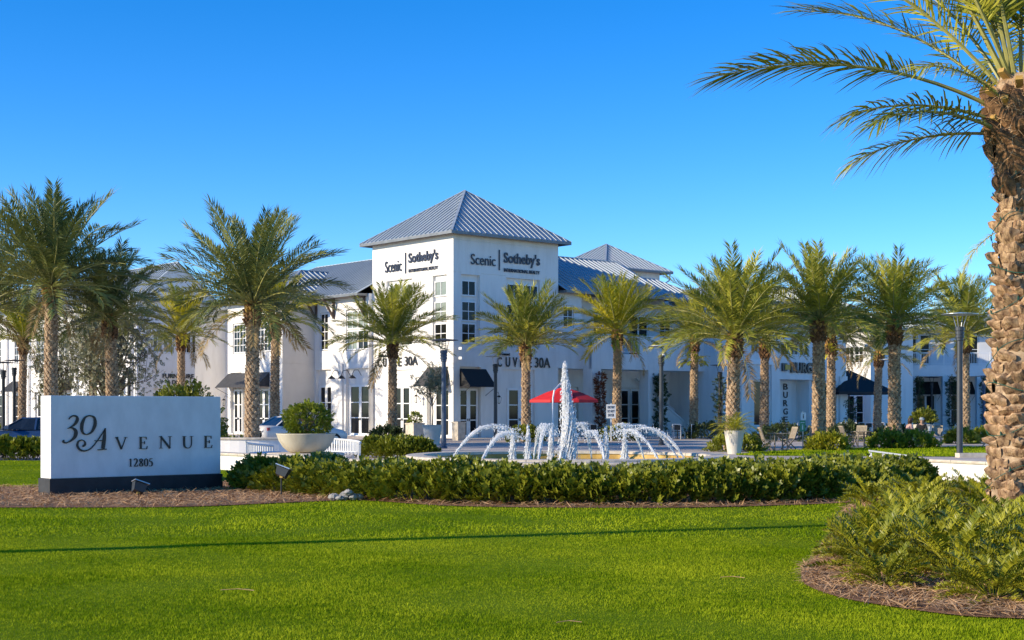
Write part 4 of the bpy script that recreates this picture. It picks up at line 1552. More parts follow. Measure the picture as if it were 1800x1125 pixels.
# utility pole outside the frame whose shadow crosses the lawn
t = thing('utility_pole', 'tall round pole left of the view casting the long shadow line across the lawn', 'pole', (-15.4, 13.62, 0))
mb = MB()
mb.tube([(0, 0, 0), (0, 0, 11.5)], [.19, .15], 14)
mb.build('pole', M['pole_wood'], t)
mb = MB()
mb.box(-.9, .9, -.06, .06, 10.6, 10.72)
mb.build('crossarm', M['pole_wood'], t)


# ---------------------------------------------------------------- cars
def car(name, lab, x, y, rz, paint):
    """sedan: nose towards local +x"""
    t = thing(name, lab, 'car', (x, y, 0), rz)
    st = [(-2.33, .60, .46, .82), (-2.30, .74, .34, .98), (-2.1, .82, .26, 1.03), (-1.75, .88, .24, 1.04), (-1.0, .91, .22, 1.0), (0, .91, .2, .97), (.9, .91, .22, .95),
          (1.3, .90, .24, .93), (1.9, .86, .26, .84), (2.2, .76, .30, .74), (2.33, .58, .40, .62)]
    mb = MB()
    vs, fs = [], []
    n = 12
    for (sx, w, zb, zt) in st:
        m_ = (zb + zt) / 2
        ring = [(0, zb), (w * .75, zb), (w * .97, zb + .10), (w, m_ - .05), (w, m_ + .08), (w * .965, zt - .09), (w * .86, zt - .015), (0, zt)]
        full = ring + [(-a, b) for a, b in ring[-2:0:-1]]
        n = len(full)
        vs += [(sx, a, b) for a, b in full]
    for i in range(len(st) - 1):
        for j in range(n):
            a, b = i * n + j, i * n + (j + 1) % n
            fs.append((a, b, b + n, a + n))
    fs += [tuple(range(n)), tuple((len(st) - 1) * n + j for j in range(n - 1, -1, -1))]
    mb.add(vs, fs)
    mb.build('body', paint, t, smooth=True)
    # greenhouse
    mb = MB()
    lowr = [(-1.72, .74), (-1.05, .83), (.2, .84), (.98, .80)]
    upr = [(-1.02, .56), (-.62, .62), (-.05, .63), (.25, .58)]
    vs = [(a, b, .97) for a, b in lowr] + [(a, -b, .97) for a, b in lowr[::-1]]
    vu = [(a, b, 1.40) for a, b in upr] + [(a, -b, 1.40) for a, b in upr[::-1]]
    mb.add(vs + vu, [(i, (i + 1) % 8, 8 + (i + 1) % 8, 8 + i) for i in range(8)])
    mb.build('windows', M['carglass'], t)
    mb = MB()
    vs = [(a, b, 1.40) for a, b in upr] + [(a, -b, 1.40) for a, b in upr[::-1]]
    vt = [(a * .93, b * .9, 1.445) for a, b in upr] + [(a * .93, -b * .9, 1.445) for a, b in upr[::-1]]
    mb.add(vs + vt, [(i, (i + 1) % 8, 8 + (i + 1) % 8, 8 + i) for i in range(8)] + [(8, 9, 10, 11, 12, 13, 14, 15)])
    for s in (-1, 1):
        for (p, q) in [((-1.72, .745 * s, .97), (-1.02, .565 * s, 1.41)), ((-.32, .845 * s, .97), (-.34, .635 * s, 1.41)), ((.98, .805 * s, .97), (.25, .585 * s, 1.41))]:
            mb.bar(p, q, .07, .03)
    mb.build('roof', paint, t)
    for (wx, s) in [(-1.42, 1), (-1.42, -1), (1.42, 1), (1.42, -1)]:
        mb = MB()
        mb.tube([(wx, s * .70, .33), (wx, s * .74, .33), (wx, s * .90, .33), (wx, s * .925, .33)], [.30, .33, .33, .30], 20)
        wo_ = mb.build('wheel', M['tyre'], t)
        mb = MB()
        mb.tube([(wx, s * .905, .33), (wx, s * .935, .33)], [.22, .20], 14)
        mb.build('rim', M['steel'], wo_)
    for s in (-1, 1):
        mb = MB()
        mb.hexa([(-2.325, s * .30, .80), (-2.17, s * .80, .80), (-2.05, s * .835, .82), (-2.30, s * .30, .82), (-2.33, s * .30, .93), (-2.17, s * .79, .94), (-2.05, s * .83, .95), (-2.29, s * .30, .94)])
        mb.build('tail_light', M['redlens'], t)
        mb = MB()
        mb.hexa([(2.16, s * .50, .60), (2.05, s * .82, .62), (1.95, s * .80, .62), (2.10, s * .50, .62), (2.16, s * .50, .72), (2.05, s * .80, .76), (1.95, s * .78, .78), (2.08, s * .50, .76)])
        mb.build('headlight', M['lampglass'], t)
        mb = MB()
        mb.box(.62, .78, s * .98 - .09, s * .98 + .09, 1.0, 1.13)
        mb.build('mirror', paint, t)
    mb = MB()
    mb.box(-2.345, -2.325, -.26, .26, .56, .68)
    mb.build('number_plate', M['signpale'], t)
    return t


car('parked_car', 'silver sedan with red tail lights parked behind the bowl planter', -9.85, 65.6, R(42), M['car_silver'])
car('parked_car', 'dark blue sedan cut by the left edge behind the roadside hedge', -18.75, 55.5, R(186), M['car_navy'])
# ---------------------------------------------------------------- building kit
class Face:
    """a facade: a runs to the right as seen from outside, z up, o outwards"""

    def __init__(self, root, ox, oy, rx, ry):
        self.root, self.o, self.r = root, (ox, oy), (rx, ry)
        self.rz = math.atan2(ry, rx)

    def at(self, a, z, o=0.0):
        rx, ry = self.r
        return (self.o[0] + rx * a + ry * o, self.o[1] + ry * a - rx * o, z)

    def put(self, me, name, a, z, o=0.0, parent=None):
        return place(me, name, self.root, self.at(a, z, o), self.rz)


def wall(face, a0, a1, z0, z1, holes=(), m='stucco', name='wall', back=None):
    """sheet wall with real openings; holes = (a0, a1, z0, z1, depth, closed)"""
    xs = sorted({a0, a1} | {v for h in holes for v in h[:2] if a0 < v < a1})
    zs = sorted({z0, z1} | {v for h in holes for v in h[2:4] if z0 < v < z1})
    mb = MB()
    for i in range(len(xs) - 1):
        for j in range(len(zs) - 1):
            cx, cz = (xs[i] + xs[i + 1]) / 2, (zs[j] + zs[j + 1]) / 2
            if any(h[0] < cx < h[1] and h[2] < cz < h[3] for h in holes):
                continue
            mb.add([(xs[i], 0, zs[j]), (xs[i + 1], 0, zs[j]), (xs[i + 1], 0, zs[j + 1]), (xs[i], 0, zs[j + 1])], [(0, 1, 2, 3)])
    for h in holes:
        x0, x1, b0, b1, d = h[:5]
        v = [(x0, 0, b0), (x1, 0, b0), (x1, 0, b1), (x0, 0, b1), (x0, d, b0), (x1, d, b0), (x1, d, b1), (x0, d, b1)]
        fs = [(0, 4, 5, 1), (1, 5, 6, 2), (2, 6, 7, 3), (3, 7, 4, 0)]
        if h[5]:
            fs.append((4, 7, 6, 5))
        mb.add(v, fs)
    return face.put(mb.mesh(name, M[m]), name, 0, 0)


CACHE = {}


def grid_frame(w, h, cols, rows, fr, mu, dep, sill=False):
    mb = MB()
    mb.box(0, fr, 0, dep, 0, h)
    mb.box(w - fr, w, 0, dep, 0, h)
    mb.box(fr, w - fr, 0, dep, h - fr, h)
    mb.box(fr, w - fr, 0, dep, 0, fr)
    gw, gh = (w - 2 * fr), (h - 2 * fr)
    for i in range(1, cols):
        x = fr + gw * i / cols
        mb.box(x - mu / 2, x + mu / 2, .01, dep - .01, fr, h - fr)
    for j in range(1, rows):
        z = fr + gh * j / rows
        mb.box(fr, w - fr, .012, dep - .012, z - mu / 2, z + mu / 2)
    if sill:
        mb.box(-.06, w + .06, -.10, .02, -.09, -.002)
    return mb


def window(face, a, z, w, h, cols, rows, o=-.12, glass='glass', fr=.075, mu=.045, sill=False, name='window'):
    w, h = round(w, 3), round(h, 3)
    key = ('w', w, h, cols, rows, fr, mu, sill)
    if key not in CACHE:
        CACHE[key] = grid_frame(w, h, cols, rows, fr, mu, .09, sill).mesh(name, M['trim'])
    win = face.put(CACHE[key], name, a, z, o)
    gw, gh = (w - 2 * fr) / cols, (h - 2 * fr) / rows
    pk = ('p', round(gw, 3), round(gh, 3), glass)
    if pk not in CACHE:
        mb = MB()
        mb.box(0, gw, 0, .012, 0, gh)
        CACHE[pk] = mb.mesh('pane', M[glass])
    for i in range(cols):
        for j in range(rows):
            place(CACHE[pk], 'pane', win, (fr + i * gw, .045, fr + j * gh))
    return win


def french_door(face, a, w, h, leaves=2, rows=3, z=.05, o=-.14):
    lw = w / leaves
    for k in range(leaves):
        d = window(face, a + k * lw + .004, z, lw - .008, h, 1, rows, o, fr=.14, mu=.06, name='french_door')
        mb = MB()
        hx = lw - .07 if k % 2 == 0 else .06
        mb.box(hx - .012, hx + .012, -.05, .0, 1.0, 1.16)
        mb.build('handle', M['iron'], d)


def awning(face, a0, a1, ztop, zbot, proj, m='canvas', val=.0):
    mb = MB()
    p = [(a0, 0, ztop), (a1, 0, ztop), (a1, -proj, zbot), (a0, -proj, zbot)]
    q = [(a0, 0, ztop - .03), (a1, 0, ztop - .03), (a1, -proj, zbot - .03), (a0, -proj, zbot - .03)]
    mb.add(p + q, [(0, 3, 2, 1), (4, 5, 6, 7), (3, 7, 6, 2)])
    mb.add([(a0, 0, ztop), (a0, -proj, zbot), (a0, 0, zbot + .0)], [(0, 1, 2)])
    mb.add([(a1, 0, ztop), (a1, 0, zbot), (a1, -proj, zbot)], [(0, 1, 2)])
    aw = face.put(mb.mesh('awning', M[m]), 'awning', 0, 0, .01)
    for a in (a0 + .03, a1 - .03):
        mb = MB()
        mb.tube([(a, 0, zbot - .55), (a, -proj + .03, zbot - .02)], .016, 6)
        mb.build('stay', M['iron'], aw)


def boxpart(face, name, a0, a1, z0, z1, o0, o1, m='stucco'):
    mb = MB()
    mb.box(a0, a1, -o1, -o0, z0, z1)
    return face.put(mb.mesh(name, M[m]), name, 0, 0)


def lettering(face, body, a0, a1, z0, z1, m='black', bold=0.0, o=.03, depth=.05, spacing=1.0):
    return face.put(text_mesh(body, a1 - a0, z1 - z0, depth, M[m], bold, spacing=spacing), 'lettering', a0, z0, o)


def lantern(face, a, z, out=.45):
    mb = MB()
    mb.tube([(0, 0, .35), (0, -out * .4, .55), (0, -out * .8, .58), (0, -out, .42)], .015, 6)
    L = face.put(mb.mesh('wall_lantern', M['iron']), 'wall_lantern', a, z)
    mb = MB()
    for sx in (-1, 1):
        for sy in (-1, 1):
            mb.bar((sx * .07, -out + sy * .07, -.12), (sx * .11, -out + sy * .11, .25), .016)
    mb.lathe([(.17, .25), (.10, .34), (.03, .37), (.02, .42)], 4, 0, -out)
    mb.lathe([(.02, -.17), (.08, -.13), (.11, -.11)], 4, 0, -out)
    mb.build('cage', M['iron'], L)
    mb = MB()
    mb.tube([(0, -out, -.10), (0, -out, .2)], .035, 6)
    mb.build('lamp_glass', M['lampglass'], L)


def clip(poly, ax, val, keep_ge):
    out = []
    n = len(poly)
    for i in range(n):
        p, q = poly[i], poly[(i + 1) % n]
        pi, qi = (p[ax] >= val) == keep_ge or p[ax] == val, (q[ax] >= val) == keep_ge or q[ax] == val
        if pi:
            out.append(p)
        if pi != qi:
            t = (val - p[ax]) / (q[ax] - p[ax])
            out.append(tuple(p[k] + t * (q[k] - p[k]) for k in range(2)))
    return out


def roof_face(roof, pts, step=.46):
    """standing-seam panels on a planar polygon; pts[0]->pts[1] is the eave"""
    P = [Vector(p) for p in pts]
    e = (P[1] - P[0]).normalized()
    n = None
    for k in range(2, len(P)):
        c = e.cross(P[k] - P[0])
        if c.length > 1e-4:
            n = c.normalized()
            break
    s = n.cross(e)
    poly = [((p - P[0]).dot(e), (p - P[0]).dot(s)) for p in P]
    lo, hi = min(p[0] for p in poly), max(p[0] for p in poly)
    k = max(1, int(round((hi - lo) / step)))
    st = (hi - lo) / k
    to3 = lambda a, b, h: P[0] + e * a + s * b + n * h
    for i in range(k):
        a0, a1 = lo + i * st, lo + (i + 1) * st
        q = clip(clip(poly, 0, a0, True), 0, a1, False)
        if len(q) < 3:
            continue
        mb = MB()
        m = len(q)
        mb.add([to3(a, b, .012) for a, b in q] + [to3(a, b, -.01) for a, b in q],
               [tuple(range(m)), tuple(range(2 * m - 1, m - 1, -1))] + [(j, m + j, m + (j + 1) % m, (j + 1) % m) for j in range(m)])
        bb = [b for a, b in clip(clip(poly, 0, a0 - 1e-4, True), 0, a0 + .02, False)] if i else []
        if len(bb) > 1 and max(bb) - min(bb) > .05:
            b0, b1 = min(bb), max(bb)
            mb.hexa([to3(a0 - .016, b0, .01), to3(a0 + .016, b0, .01), to3(a0 + .016, b1, .01), to3(a0 - .016, b1, .01),
                     to3(a0 - .013, b0, .075), to3(a0 + .013, b0, .075), to3(a0 + .013, b1, .075), to3(a0 - .013, b1, .075)])
        mb.build('roof_panel', M['roof'], roof)


def hip_roof(root, x0, x1, y0, y1, ze, rise, over=.9, axis='x', gable0=False, gable1=False, faces='fblr', trim='roof_edge'):
    """hip or gable roof over the rectangle; panels only where faces are asked for (f: -y, b: +y, l: -x, r: +x)"""
    X0, X1, Y0, Y1 = x0 - over, x1 + over, y0 - over, y1 + over
    zt = ze + rise
    half = (Y1 - Y0) / 2 if axis == 'x' else (X1 - X0) / 2
    if axis == 'x':
        ym = (Y0 + Y1) / 2
        ra = (X0 if gable0 else X0 + half, ym, zt)
        rb = (X1 if gable1 else max(X1 - half, (X0 + X1) / 2 if not gable0 else X0), ym, zt)
        F = {'f': [(X0, Y0, ze), (X1, Y0, ze), rb, ra], 'b': [(X1, Y1, ze), (X0, Y1, ze), ra, rb],
             'l': [(X0, Y1, ze), (X0, Y0, ze), ra], 'r': [(X1, Y0, ze), (X1, Y1, ze), rb]}
    else:
        xm = (X0 + X1) / 2
        ra = (xm, Y0 if gable0 else Y0 + half, zt)
        rb = (xm, Y1 if gable1 else Y1 - half, zt)
        F = {'l': [(X0, Y1, ze), (X0, Y0, ze), ra, rb], 'r': [(X1, Y0, ze), (X1, Y1, ze), rb, ra],
             'f': [(X0, Y0, ze), (X1, Y0, ze), ra], 'b': [(X1, Y1, ze), (X0, Y1, ze), rb]}
    for k in F:      # drop doubled ridge points of a pyramid
        q = []
        for p in F[k]:
            if not q or (Vector(p) - Vector(q[-1])).length > .01:
                q.append(p)
        F[k] = q
    mb = MB()
    # fascia ring, soffit and hip caps
    t, hh = .05, .16
    mb.box(X0, X1, Y0, Y0 + t, ze - hh, ze - .004)
    mb.box(X0, X1, Y1 - t, Y1, ze - hh, ze - .004)
    mb.box(X0, X0 + t, Y0 + t, Y1 - t, ze - hh, ze - .004)
    mb.box(X1 - t, X1, Y0 + t, Y1 - t, ze - hh, ze - .004)
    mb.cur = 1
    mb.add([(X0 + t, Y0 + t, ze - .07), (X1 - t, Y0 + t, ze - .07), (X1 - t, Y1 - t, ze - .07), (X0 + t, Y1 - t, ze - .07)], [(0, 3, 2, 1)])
    mb.cur = 2
    z_ = Vector((0, 0, .035))
    hips = []
    if axis == 'x':
        if not gable0:
            hips += [((X0, Y0, ze), ra), ((X0, Y1, ze), ra)]
        if not gable1:
            hips += [((X1, Y0, ze), rb), ((X1, Y1, ze), rb)]
    else:
        if not gable0:
            hips += [((X0, Y0, ze), ra), ((X1, Y0, ze), ra)]
        if not gable1:
            hips += [((X0, Y1, ze), rb), ((X1, Y1, ze), rb)]
    if (Vector(ra) - Vector(rb)).length > .05:
        hips.append((ra, rb))
    for a, b in hips:
        mb.bar(Vector(a) + z_, Vector(b) + z_, .16, .05)
    roof = mb.build('roof', [M[trim], M['soffit'], M['roof']], root)
    for k in F:
        if (k == 'l' and axis == 'x' and gable0) or (k == 'r' and axis == 'x' and gable1) or (k == 'f' and axis == 'y' and gable0) or (k == 'b' and axis == 'y' and gable1):
            continue
        if k in faces:
            roof_face(roof, F[k])
        else:
            mb = MB()
            mb.add(F[k], [tuple(range(len(F[k])))])
            mb.build('roof_sheet', M['roof'], roof)
    return roof


def tower_windows(f, a, w, cols, glass_top='glass', sgn=1):
    """tall recess with three stacked windows"""
    for z, h, rows, g in [(5.9, 1.28, 2, 'glass'), (7.29, 1.26, 2, glass_top), (8.87, .98, 1, glass_top)]:
        ww = w / cols
        for c in range(cols):
            window(f, a + c * ww + .04, z, ww - .08, h, 2, rows, -.09, g)


# ---------------------------------------------------------------- main building
BRZ = math.atan2(.647, .763)
mbld = thing('corner_building', 'white two storey shop building with a square tower and grey metal hip roof', 'building', (-3.63, 88, 0), BRZ)
FR_ = Face(mbld, 0, 0, 1, 0)           # tower right face, a = local x
FL_ = Face(mbld, 0, 0, 0, -1)          # tower left face, a = -local y
T = 8.75
gro = lambda a0, a1, z: (a0, a1, z, z + .025, .03, True)
# right face of the tower (in shade)
wall(FR_, 0, T, 0, 12.75, [(.62, 2.13, 5.8, 10.2, .2, True), (4.27, 7.17, 5.8, 10.2, .2, True), (.5, 2.2, .05, 4.45, .3, True), (4.0, 6.7, .05, 4.35, .12, True),
                           gro(0, T, 12.3), gro(0, .6, 10.3), gro(2.2, 4.2, 10.3), gro(7.25, T, 10.3), gro(0, T, 5.5), gro(2.4, 3.9, 4.5), gro(6.8, T, 4.5)])
tower_windows(FR_, .66, 1.25, 1)
tower_windows(FR_, 4.33, 2.78, 2)
french_door(FR_, .58, 1.55, 3.05, 2, 3, o=-.20)
french_door(FR_, 4.42, 2.1, 3.1, 2, 3, o=-.06)
awning(FR_, .5, 2.6, 4.32, 3.2, 1.05, 'blackcanvas')
lettering(FR_, 'Scenic', 1.36, 3.34, 10.85, 11.52, 'navy')
boxpart(FR_, 'lettering', 3.64, 3.71, 10.62, 11.92, .02, .07, 'navy')
lettering(FR_, "Sotheby's", 4.04, 7.1, 10.93, 11.82, 'navy', .022)
lettering(FR_, 'INTERNATIONAL REALTY', 4.06, 7.08, 10.56, 10.78, 'navy', .012)
for ch, a in zip('CUVEE', (3.5, 4.2, 4.8, 5.42, 6.02)):
    lettering(FR_, ch, a, a + .36, 4.5, 5.12, 'black', .012)
lettering(FR_, '30A', 6.66, 8.0, 4.5, 5.16, 'black', .004)
lettering(FR_, 'The Gourmet', 3.5, 4.55, 5.22, 5.42, 'black')
lantern(FR_, 3.3, 2.3)
# left face of the tower (sunlit)
wall(FL_, -T, 0, 0, 12.75, [(-2.13, -.65, 5.8, 10.2, .2, True), (-7.16, -4.27, 5.8, 10.2, .2, True), (-2.75, -.5, .05, 4.45, .3, True), (-6.6, -4.3, .05, 4.35, .12, True),
                            gro(-T, 0, 12.3), gro(-T, 0, 5.5), gro(-4.2, -2.9, 4.5)])
tower_windows(FL_, -2.08, 1.36, 1, 'blind')
tower_windows(FL_, -7.10, 2.78, 2, 'blind')
french_door(FL_, -2.15, 1.6, 3.05, 2, 3, o=-.20)
french_door(FL_, -6.4, 1.85, 3.25, 2, 3, o=-.06)
awning(FL_, -2.74, -.55, 4.36, 3.25, 1.1)
lettering(FL_, 'Scenic', -7.22, -5.4, 10.75, 11.5, 'navy')
boxpart(FL_, 'lettering', -5.0, -4.93, 10.55, 11.9, .02, .07, 'navy')
lettering(FL_, "Sotheby's", -4.63, -1.5, 11.0, 11.85, 'navy', .022)
lettering(FL_, 'INTERNATIONAL REALTY', -4.6, -1.52, 10.58, 10.8, 'navy', .012)
for ch, a in zip('CUVEE', (-8.05, -7.45, -6.85, -6.3, -5.75)):
    lettering(FL_, ch, a, a + .34, 4.58, 5.15, 'black', .012)
lettering(FL_, '30A', -5.05, -3.65, 4.6, 5.2, 'black', .004)
lettering(FL_, 'The Gourmet', -8.0, -6.9, 5.22, 5.42, 'black')
lantern(FL_, -3.25, 2.35)
# security cameras at the corner
for z in (5.5, 4.9):
    mb = MB()
    mb.tube([(0, 0, 0), (0, -.25, .05)], .03, 8)
    mb.box(-.09, .09, -.5, -.2, -.02, .14)
    FR_.put(mb.mesh('security_camera', M['trim']), 'security_camera', .35, z)
# unseen rear walls close the volume
wall(Face(mbld, T, 0, 0, 1), 0, T, 9, 12.75)
wall(Face(mbld, T, T, -1, 0), 0, T, 9, 12.75)
hip_roof(mbld, 0, T, 0, T, 12.76, 3.5, .62, 'x', faces='fl')

# left wing (sunlit recessed wall) and projecting block
FW = Face(mbld, -.3, 0, 0, -1)
wall(FW, -15.4, -T, 0, 9.5, [(-15.2, -13.3, .05, 4.55, .25, True), (-11.5, -8.55, .05, 4.55, .25, True), (-14.75, -13.65, 5.85, 8.5, .16, True), (-11.45, -8.8, 5.75, 8.55, .16, True),
                             gro(-15.4, -T, 4.95)])
boxpart(Face(mbld, -.3, T, 1, 0), 'corner_return', 0, .3, 0, 9.5, .004, .02)
french_door(FW, -15.05, 1.65, 3.4, 2, 3, o=-.2)
french_door(FW, -11.3, 2.5, 3.4, 2, 3, o=-.2)
window(FW, -14.7, 5.9, 1.0, 2.55, 2, 4, -.05)
window(FW, -11.4, 5.8, 1.25, 1.32, 2, 2, -.05, 'blind')
window(FW, -10.1, 5.8, 1.25, 1.32, 2, 2, -.05)
window(FW, -11.4, 7.2, 1.25, 1.25, 2, 2, -.05, 'blind')
window(FW, -10.1, 7.2, 1.25, 1.25, 2, 2, -.05, 'blind')
boxpart(FW, 'pilaster', -12.25, -11.75, 0, 4.9, .0, .14)
for a in (-12.1, -10.9, -9.6):
    mb = MB()
    mb.tube([(0, 0, 0), (.05, -.3, .38), (.08, -.62, .36), (.1, -.78, .12), (.1, -.80, -.02)], .022, 7)
    g = FW.put(mb.mesh('gooseneck_lamp', M['iron']), 'gooseneck_lamp', a, 4.05)
    mb = MB()
    mb.lathe([(.05, .02), (.09, -.02), (.24, -.16), (.25, -.2), (.22, -.2)], 16, .1, -.80)
    mb.build('lamp_shade', M['iron'], g)


def bracket(face, a, ztop, out=.95, h=1.35):
    mb = MB()
    mb.bar((a, -.06, ztop - h), (a, -.06, ztop), .15)
    mb.bar((a, -.06, ztop - .08), (a, -out, ztop - .08), .15)
    mb.bar((a, -.08, ztop - h + .1), (a, -out + .12, ztop - .12), .13)
    face.put(mb.mesh('eave_bracket', M['wood_dark']), 'eave_bracket', 0, 0)


for a in (-15.1, -12.9, -9.2):
    bracket(FW, a, 9.36)
FB = Face(mbld, -2.9, 0, 0, -1)
wall(FB, -23.0, -15.4, 0, 9.5, [(-22.6, -21.0, .05, 4.45, .3, True), (-20.9, -17.2, .05, 4.35, .2, True), (-19.0, -16.9, 5.8, 8.0, .16, True), (-22.3, -20.4, 5.8, 8.0, .16, True), gro(-23, -15.4, 4.95)])
french_door(FB, -20.7, 1.75, 3.2, 2, 3, o=-.14)
french_door(FB, -18.95, 1.6, 3.2, 2, 3, o=-.14)
french_door(FB, -22.5, 1.4, 3.2, 2, 3, o=-.2)
window(FB, -18.9, 5.85, 1.0, 2.1, 2, 4, -.05)
window(FB, -17.95, 5.85, 1.0, 2.1, 2, 4, -.05)
window(FB, -22.2, 5.85, .9, 2.1, 2, 4, -.05)
window(FB, -21.35, 5.85, .9, 2.1, 2, 4, -.05)
awning(FB, -22.9, -17.1, 4.4, 3.38, 1.1)
lantern(FB, -22.75, 2.2)
wall(Face(mbld, -2.9, 15.4, 1, 0), 0, 2.62, 0, 9.5, [gro(0, 2.62, 4.95)], 'stucco_warm')
wall(Face(mbld, -.3, 23.0, 0, -1), -5, 0, 0, 9.5)
for (ox, oy, rx, ry, L_) in [(9.7, 28, -1, 0, 12.6), (-.3, 28, 1, 0, .01), (-.3, 23, -1, 0, 2.6)]:
    wall(Face(mbld, ox, oy, rx, ry), 0, L_, 0, 9.5)
hip_roof(mbld, -.3, 9.7, T + .96, 28, 9.5, 3.1, .85, 'y', gable0=True, faces='l')
hip_roof(mbld, -2.9, 4, 15.4, 23.0, 9.52, 2.35, .75, 'x', gable1=True, faces='fl')

# right wing and two storey porch (in shade)
FP0 = Face(mbld, 0, .15, 1, 0)
wall(FP0, T, 11.0, 6.9, 9.6, [(9.3, 10.3, 7.2, 8.7, .15, True)])
window(FP0, 9.33, 7.23, .94, 1.44, 2, 2, -.05)
FPU = Face(mbld, 0, 1.9, 1, 0)
wall(FPU, 11.0, 26, 4.6, 9.6, [(13.7, 15.7, 5.6, 8.5, .15, True), (17.2, 19.2, 5.6, 8.5, .15, True), (20.3, 21.6, 5.6, 8.5, .15, True)])
window(FPU, 13.74, 5.65, .96, 2.8, 1, 3, -.05)
window(FPU, 14.7, 5.65, .96, 2.8, 1, 3, -.05)
window(FPU, 17.24, 5.65, .96, 2.8, 1, 3, -.05)
window(FPU, 18.2, 5.65, .96, 2.8, 1, 3, -.05)
window(FPU, 20.35, 5.65, 1.2, 2.8, 2, 3, -.05)
wall(Face(mbld, 11.0, 1.9, 0, -1), 0, 1.75, 6.9, 9.6)
FPG = Face(mbld, 0, 2.6, 1, 0)
wall(FPG, T, 26, 0, 4.55, [(10.6, 13.0, .05, 3.35, .2, True), (16.1, 20.2, .05, 3.35, .2, True)])
french_door(FPG, 10.7, 2.2, 3.2, 2, 3, o=-.12)
french_door(FPG, 16.2, 1.9, 3.2, 2, 3, o=-.12)
french_door(FPG, 18.2, 1.9, 3.2, 2, 3, o=-.12)
FPF = Face(mbld, 0, -.8, 1, 0)
mb = MB()       # balcony floor and soffit
mb.box(11.03, 24, -.55, 1.895, 4.52, 4.75)
mb.box(T + .005, 11.03, .26, 2.595, 4.52, 4.75)
mb.build('balcony_floor', M['stucco'], mbld)
boxpart(Face(mbld, 0, 0, 1, 0), 'parapet', T + .003, 11.02, 4.5, 6.86, -.25, 0)
for a0, a1, z1 in [(11.02, 13.93, 6.86), (13.93, 15.58, 5.56), (15.58, 20.1, 6.86), (20.1, 21.35, 5.56), (21.35, 24.05, 6.86)]:
    boxpart(FPF, 'parapet', a0, a1, 4.5, z1, -.24, 0)
wall(Face(mbld, 11.02, 0, 0, -1), -.001, .8, 4.5, 6.86)
for a0, a1 in [(13.93, 15.58), (20.1, 21.35)]:
    mb = MB()
    mb.box(a0, a1, .05, .11, 6.70, 6.78)
    mb.box(a0, a1, .05, .11, 5.66, 5.72)
    R_ = FPF.put(mb.mesh('balcony_railing', M['trim']), 'balcony_railing', 0, 0)
    nb = int((a1 - a0) / .13)
    mb = MB()
    mb.box(-.014, .014, .066, .094, 5.72, 6.70)
    bal = mb.mesh('baluster', M['trim'])
    for k in range(nb):
        place(bal, 'baluster', R_, (a0 + (k + .5) * (a1 - a0) / nb, 0, 0))
for a0, a1 in [(11.02, 11.9), (16.4, 17.45), (22.2, 24.04)]:
    mb = MB()
    mb.box(a0 + .004, a1, .004, .86, 0, 4.5)
    FPF.put(mb.mesh('porch_pier', M['stucco']), 'porch_pier', 0, 0)
# stair flank behind the porch
FS = Face(mbld, 0, 1.2, 1, 0)
mb = MB()
mb.hexa([(18.2, 0, 0), (22.1, 0, 0), (22.1, .18, 0), (18.2, .18, 0), (18.2, 0, 3.2), (22.1, 0, .9), (22.1, .18, .9), (18.2, .18, 3.2)])
FS.put(mb.mesh('stair_wall', M['stucco']), 'stair_wall', 0, 0)
for dz, yy in ((.0, -.02), (.75, .9)):
    mb = MB()
    mb.bar((18.2, yy + .09, 3.26 + dz), (22.1, yy + .09, .96 + dz), .26, .12)
    FS.put(mb.mesh('stair_rail', M['trim']), 'stair_rail', 0, 0)
lantern(FPF, 17.9, 2.7, .35)
wall(Face(mbld, 19, .15, 0, 1), 0, 10, 9.0, 9.62)
mb = MB()
mb.add([(18.99, .2, 9.6), (18.99, 10.0, 9.6), (18.99, 5.1, 12.4)], [(0, 1, 2)])
mb.build('gable_wall', M['stucco'], mbld)
hip_roof(mbld, T + .96, 18.4, .15, 10.05, 9.62, 2.95, .85, 'x', gable0=True, gable1=True, faces='f')
wall(Face(mbld, 26, 1.9, 0, 1), 0, 9, 0, 9.0)
hip_roof(mbld, 20.2, 28, 2.2, 10, 9.2, 2.5, .8, 'x', gable0=True, faces='f')
# rear pavilion whose hip roof shows above the right wing
rp = thing('rear_pavilion', 'small square block with a grey hip roof rising behind the right wing', 'building', (-3.63, 88, 0), BRZ)
wall(Face(rp, 29.7, 17.2, 1, 0), 0, 6.6, 0, 13.8)
wall(Face(rp, 29.7, 17.2, 0, -1), -6.6, 0, 0, 13.8)
wall(Face(rp, 36.3, 17.2, 0, 1), 0, 6.6, 0, 13.8)
wall(Face(rp, 36.3, 23.8, -1, 0), 0, 6.6, 0, 13.8)
hip_roof(rp, 29.7, 36.3, 17.2, 23.8, 13.82, 2.5, .85, 'x', faces='fl')
mb = MB()
mb.tube([(36.9, 16.5, 13.7), (36.9, 16.6, 13.1), (36.2, 17.12, 12.5), (36.2, 17.12, 8.2)], .07, 8)
mb.build('downpipe', M['trim'], rp)

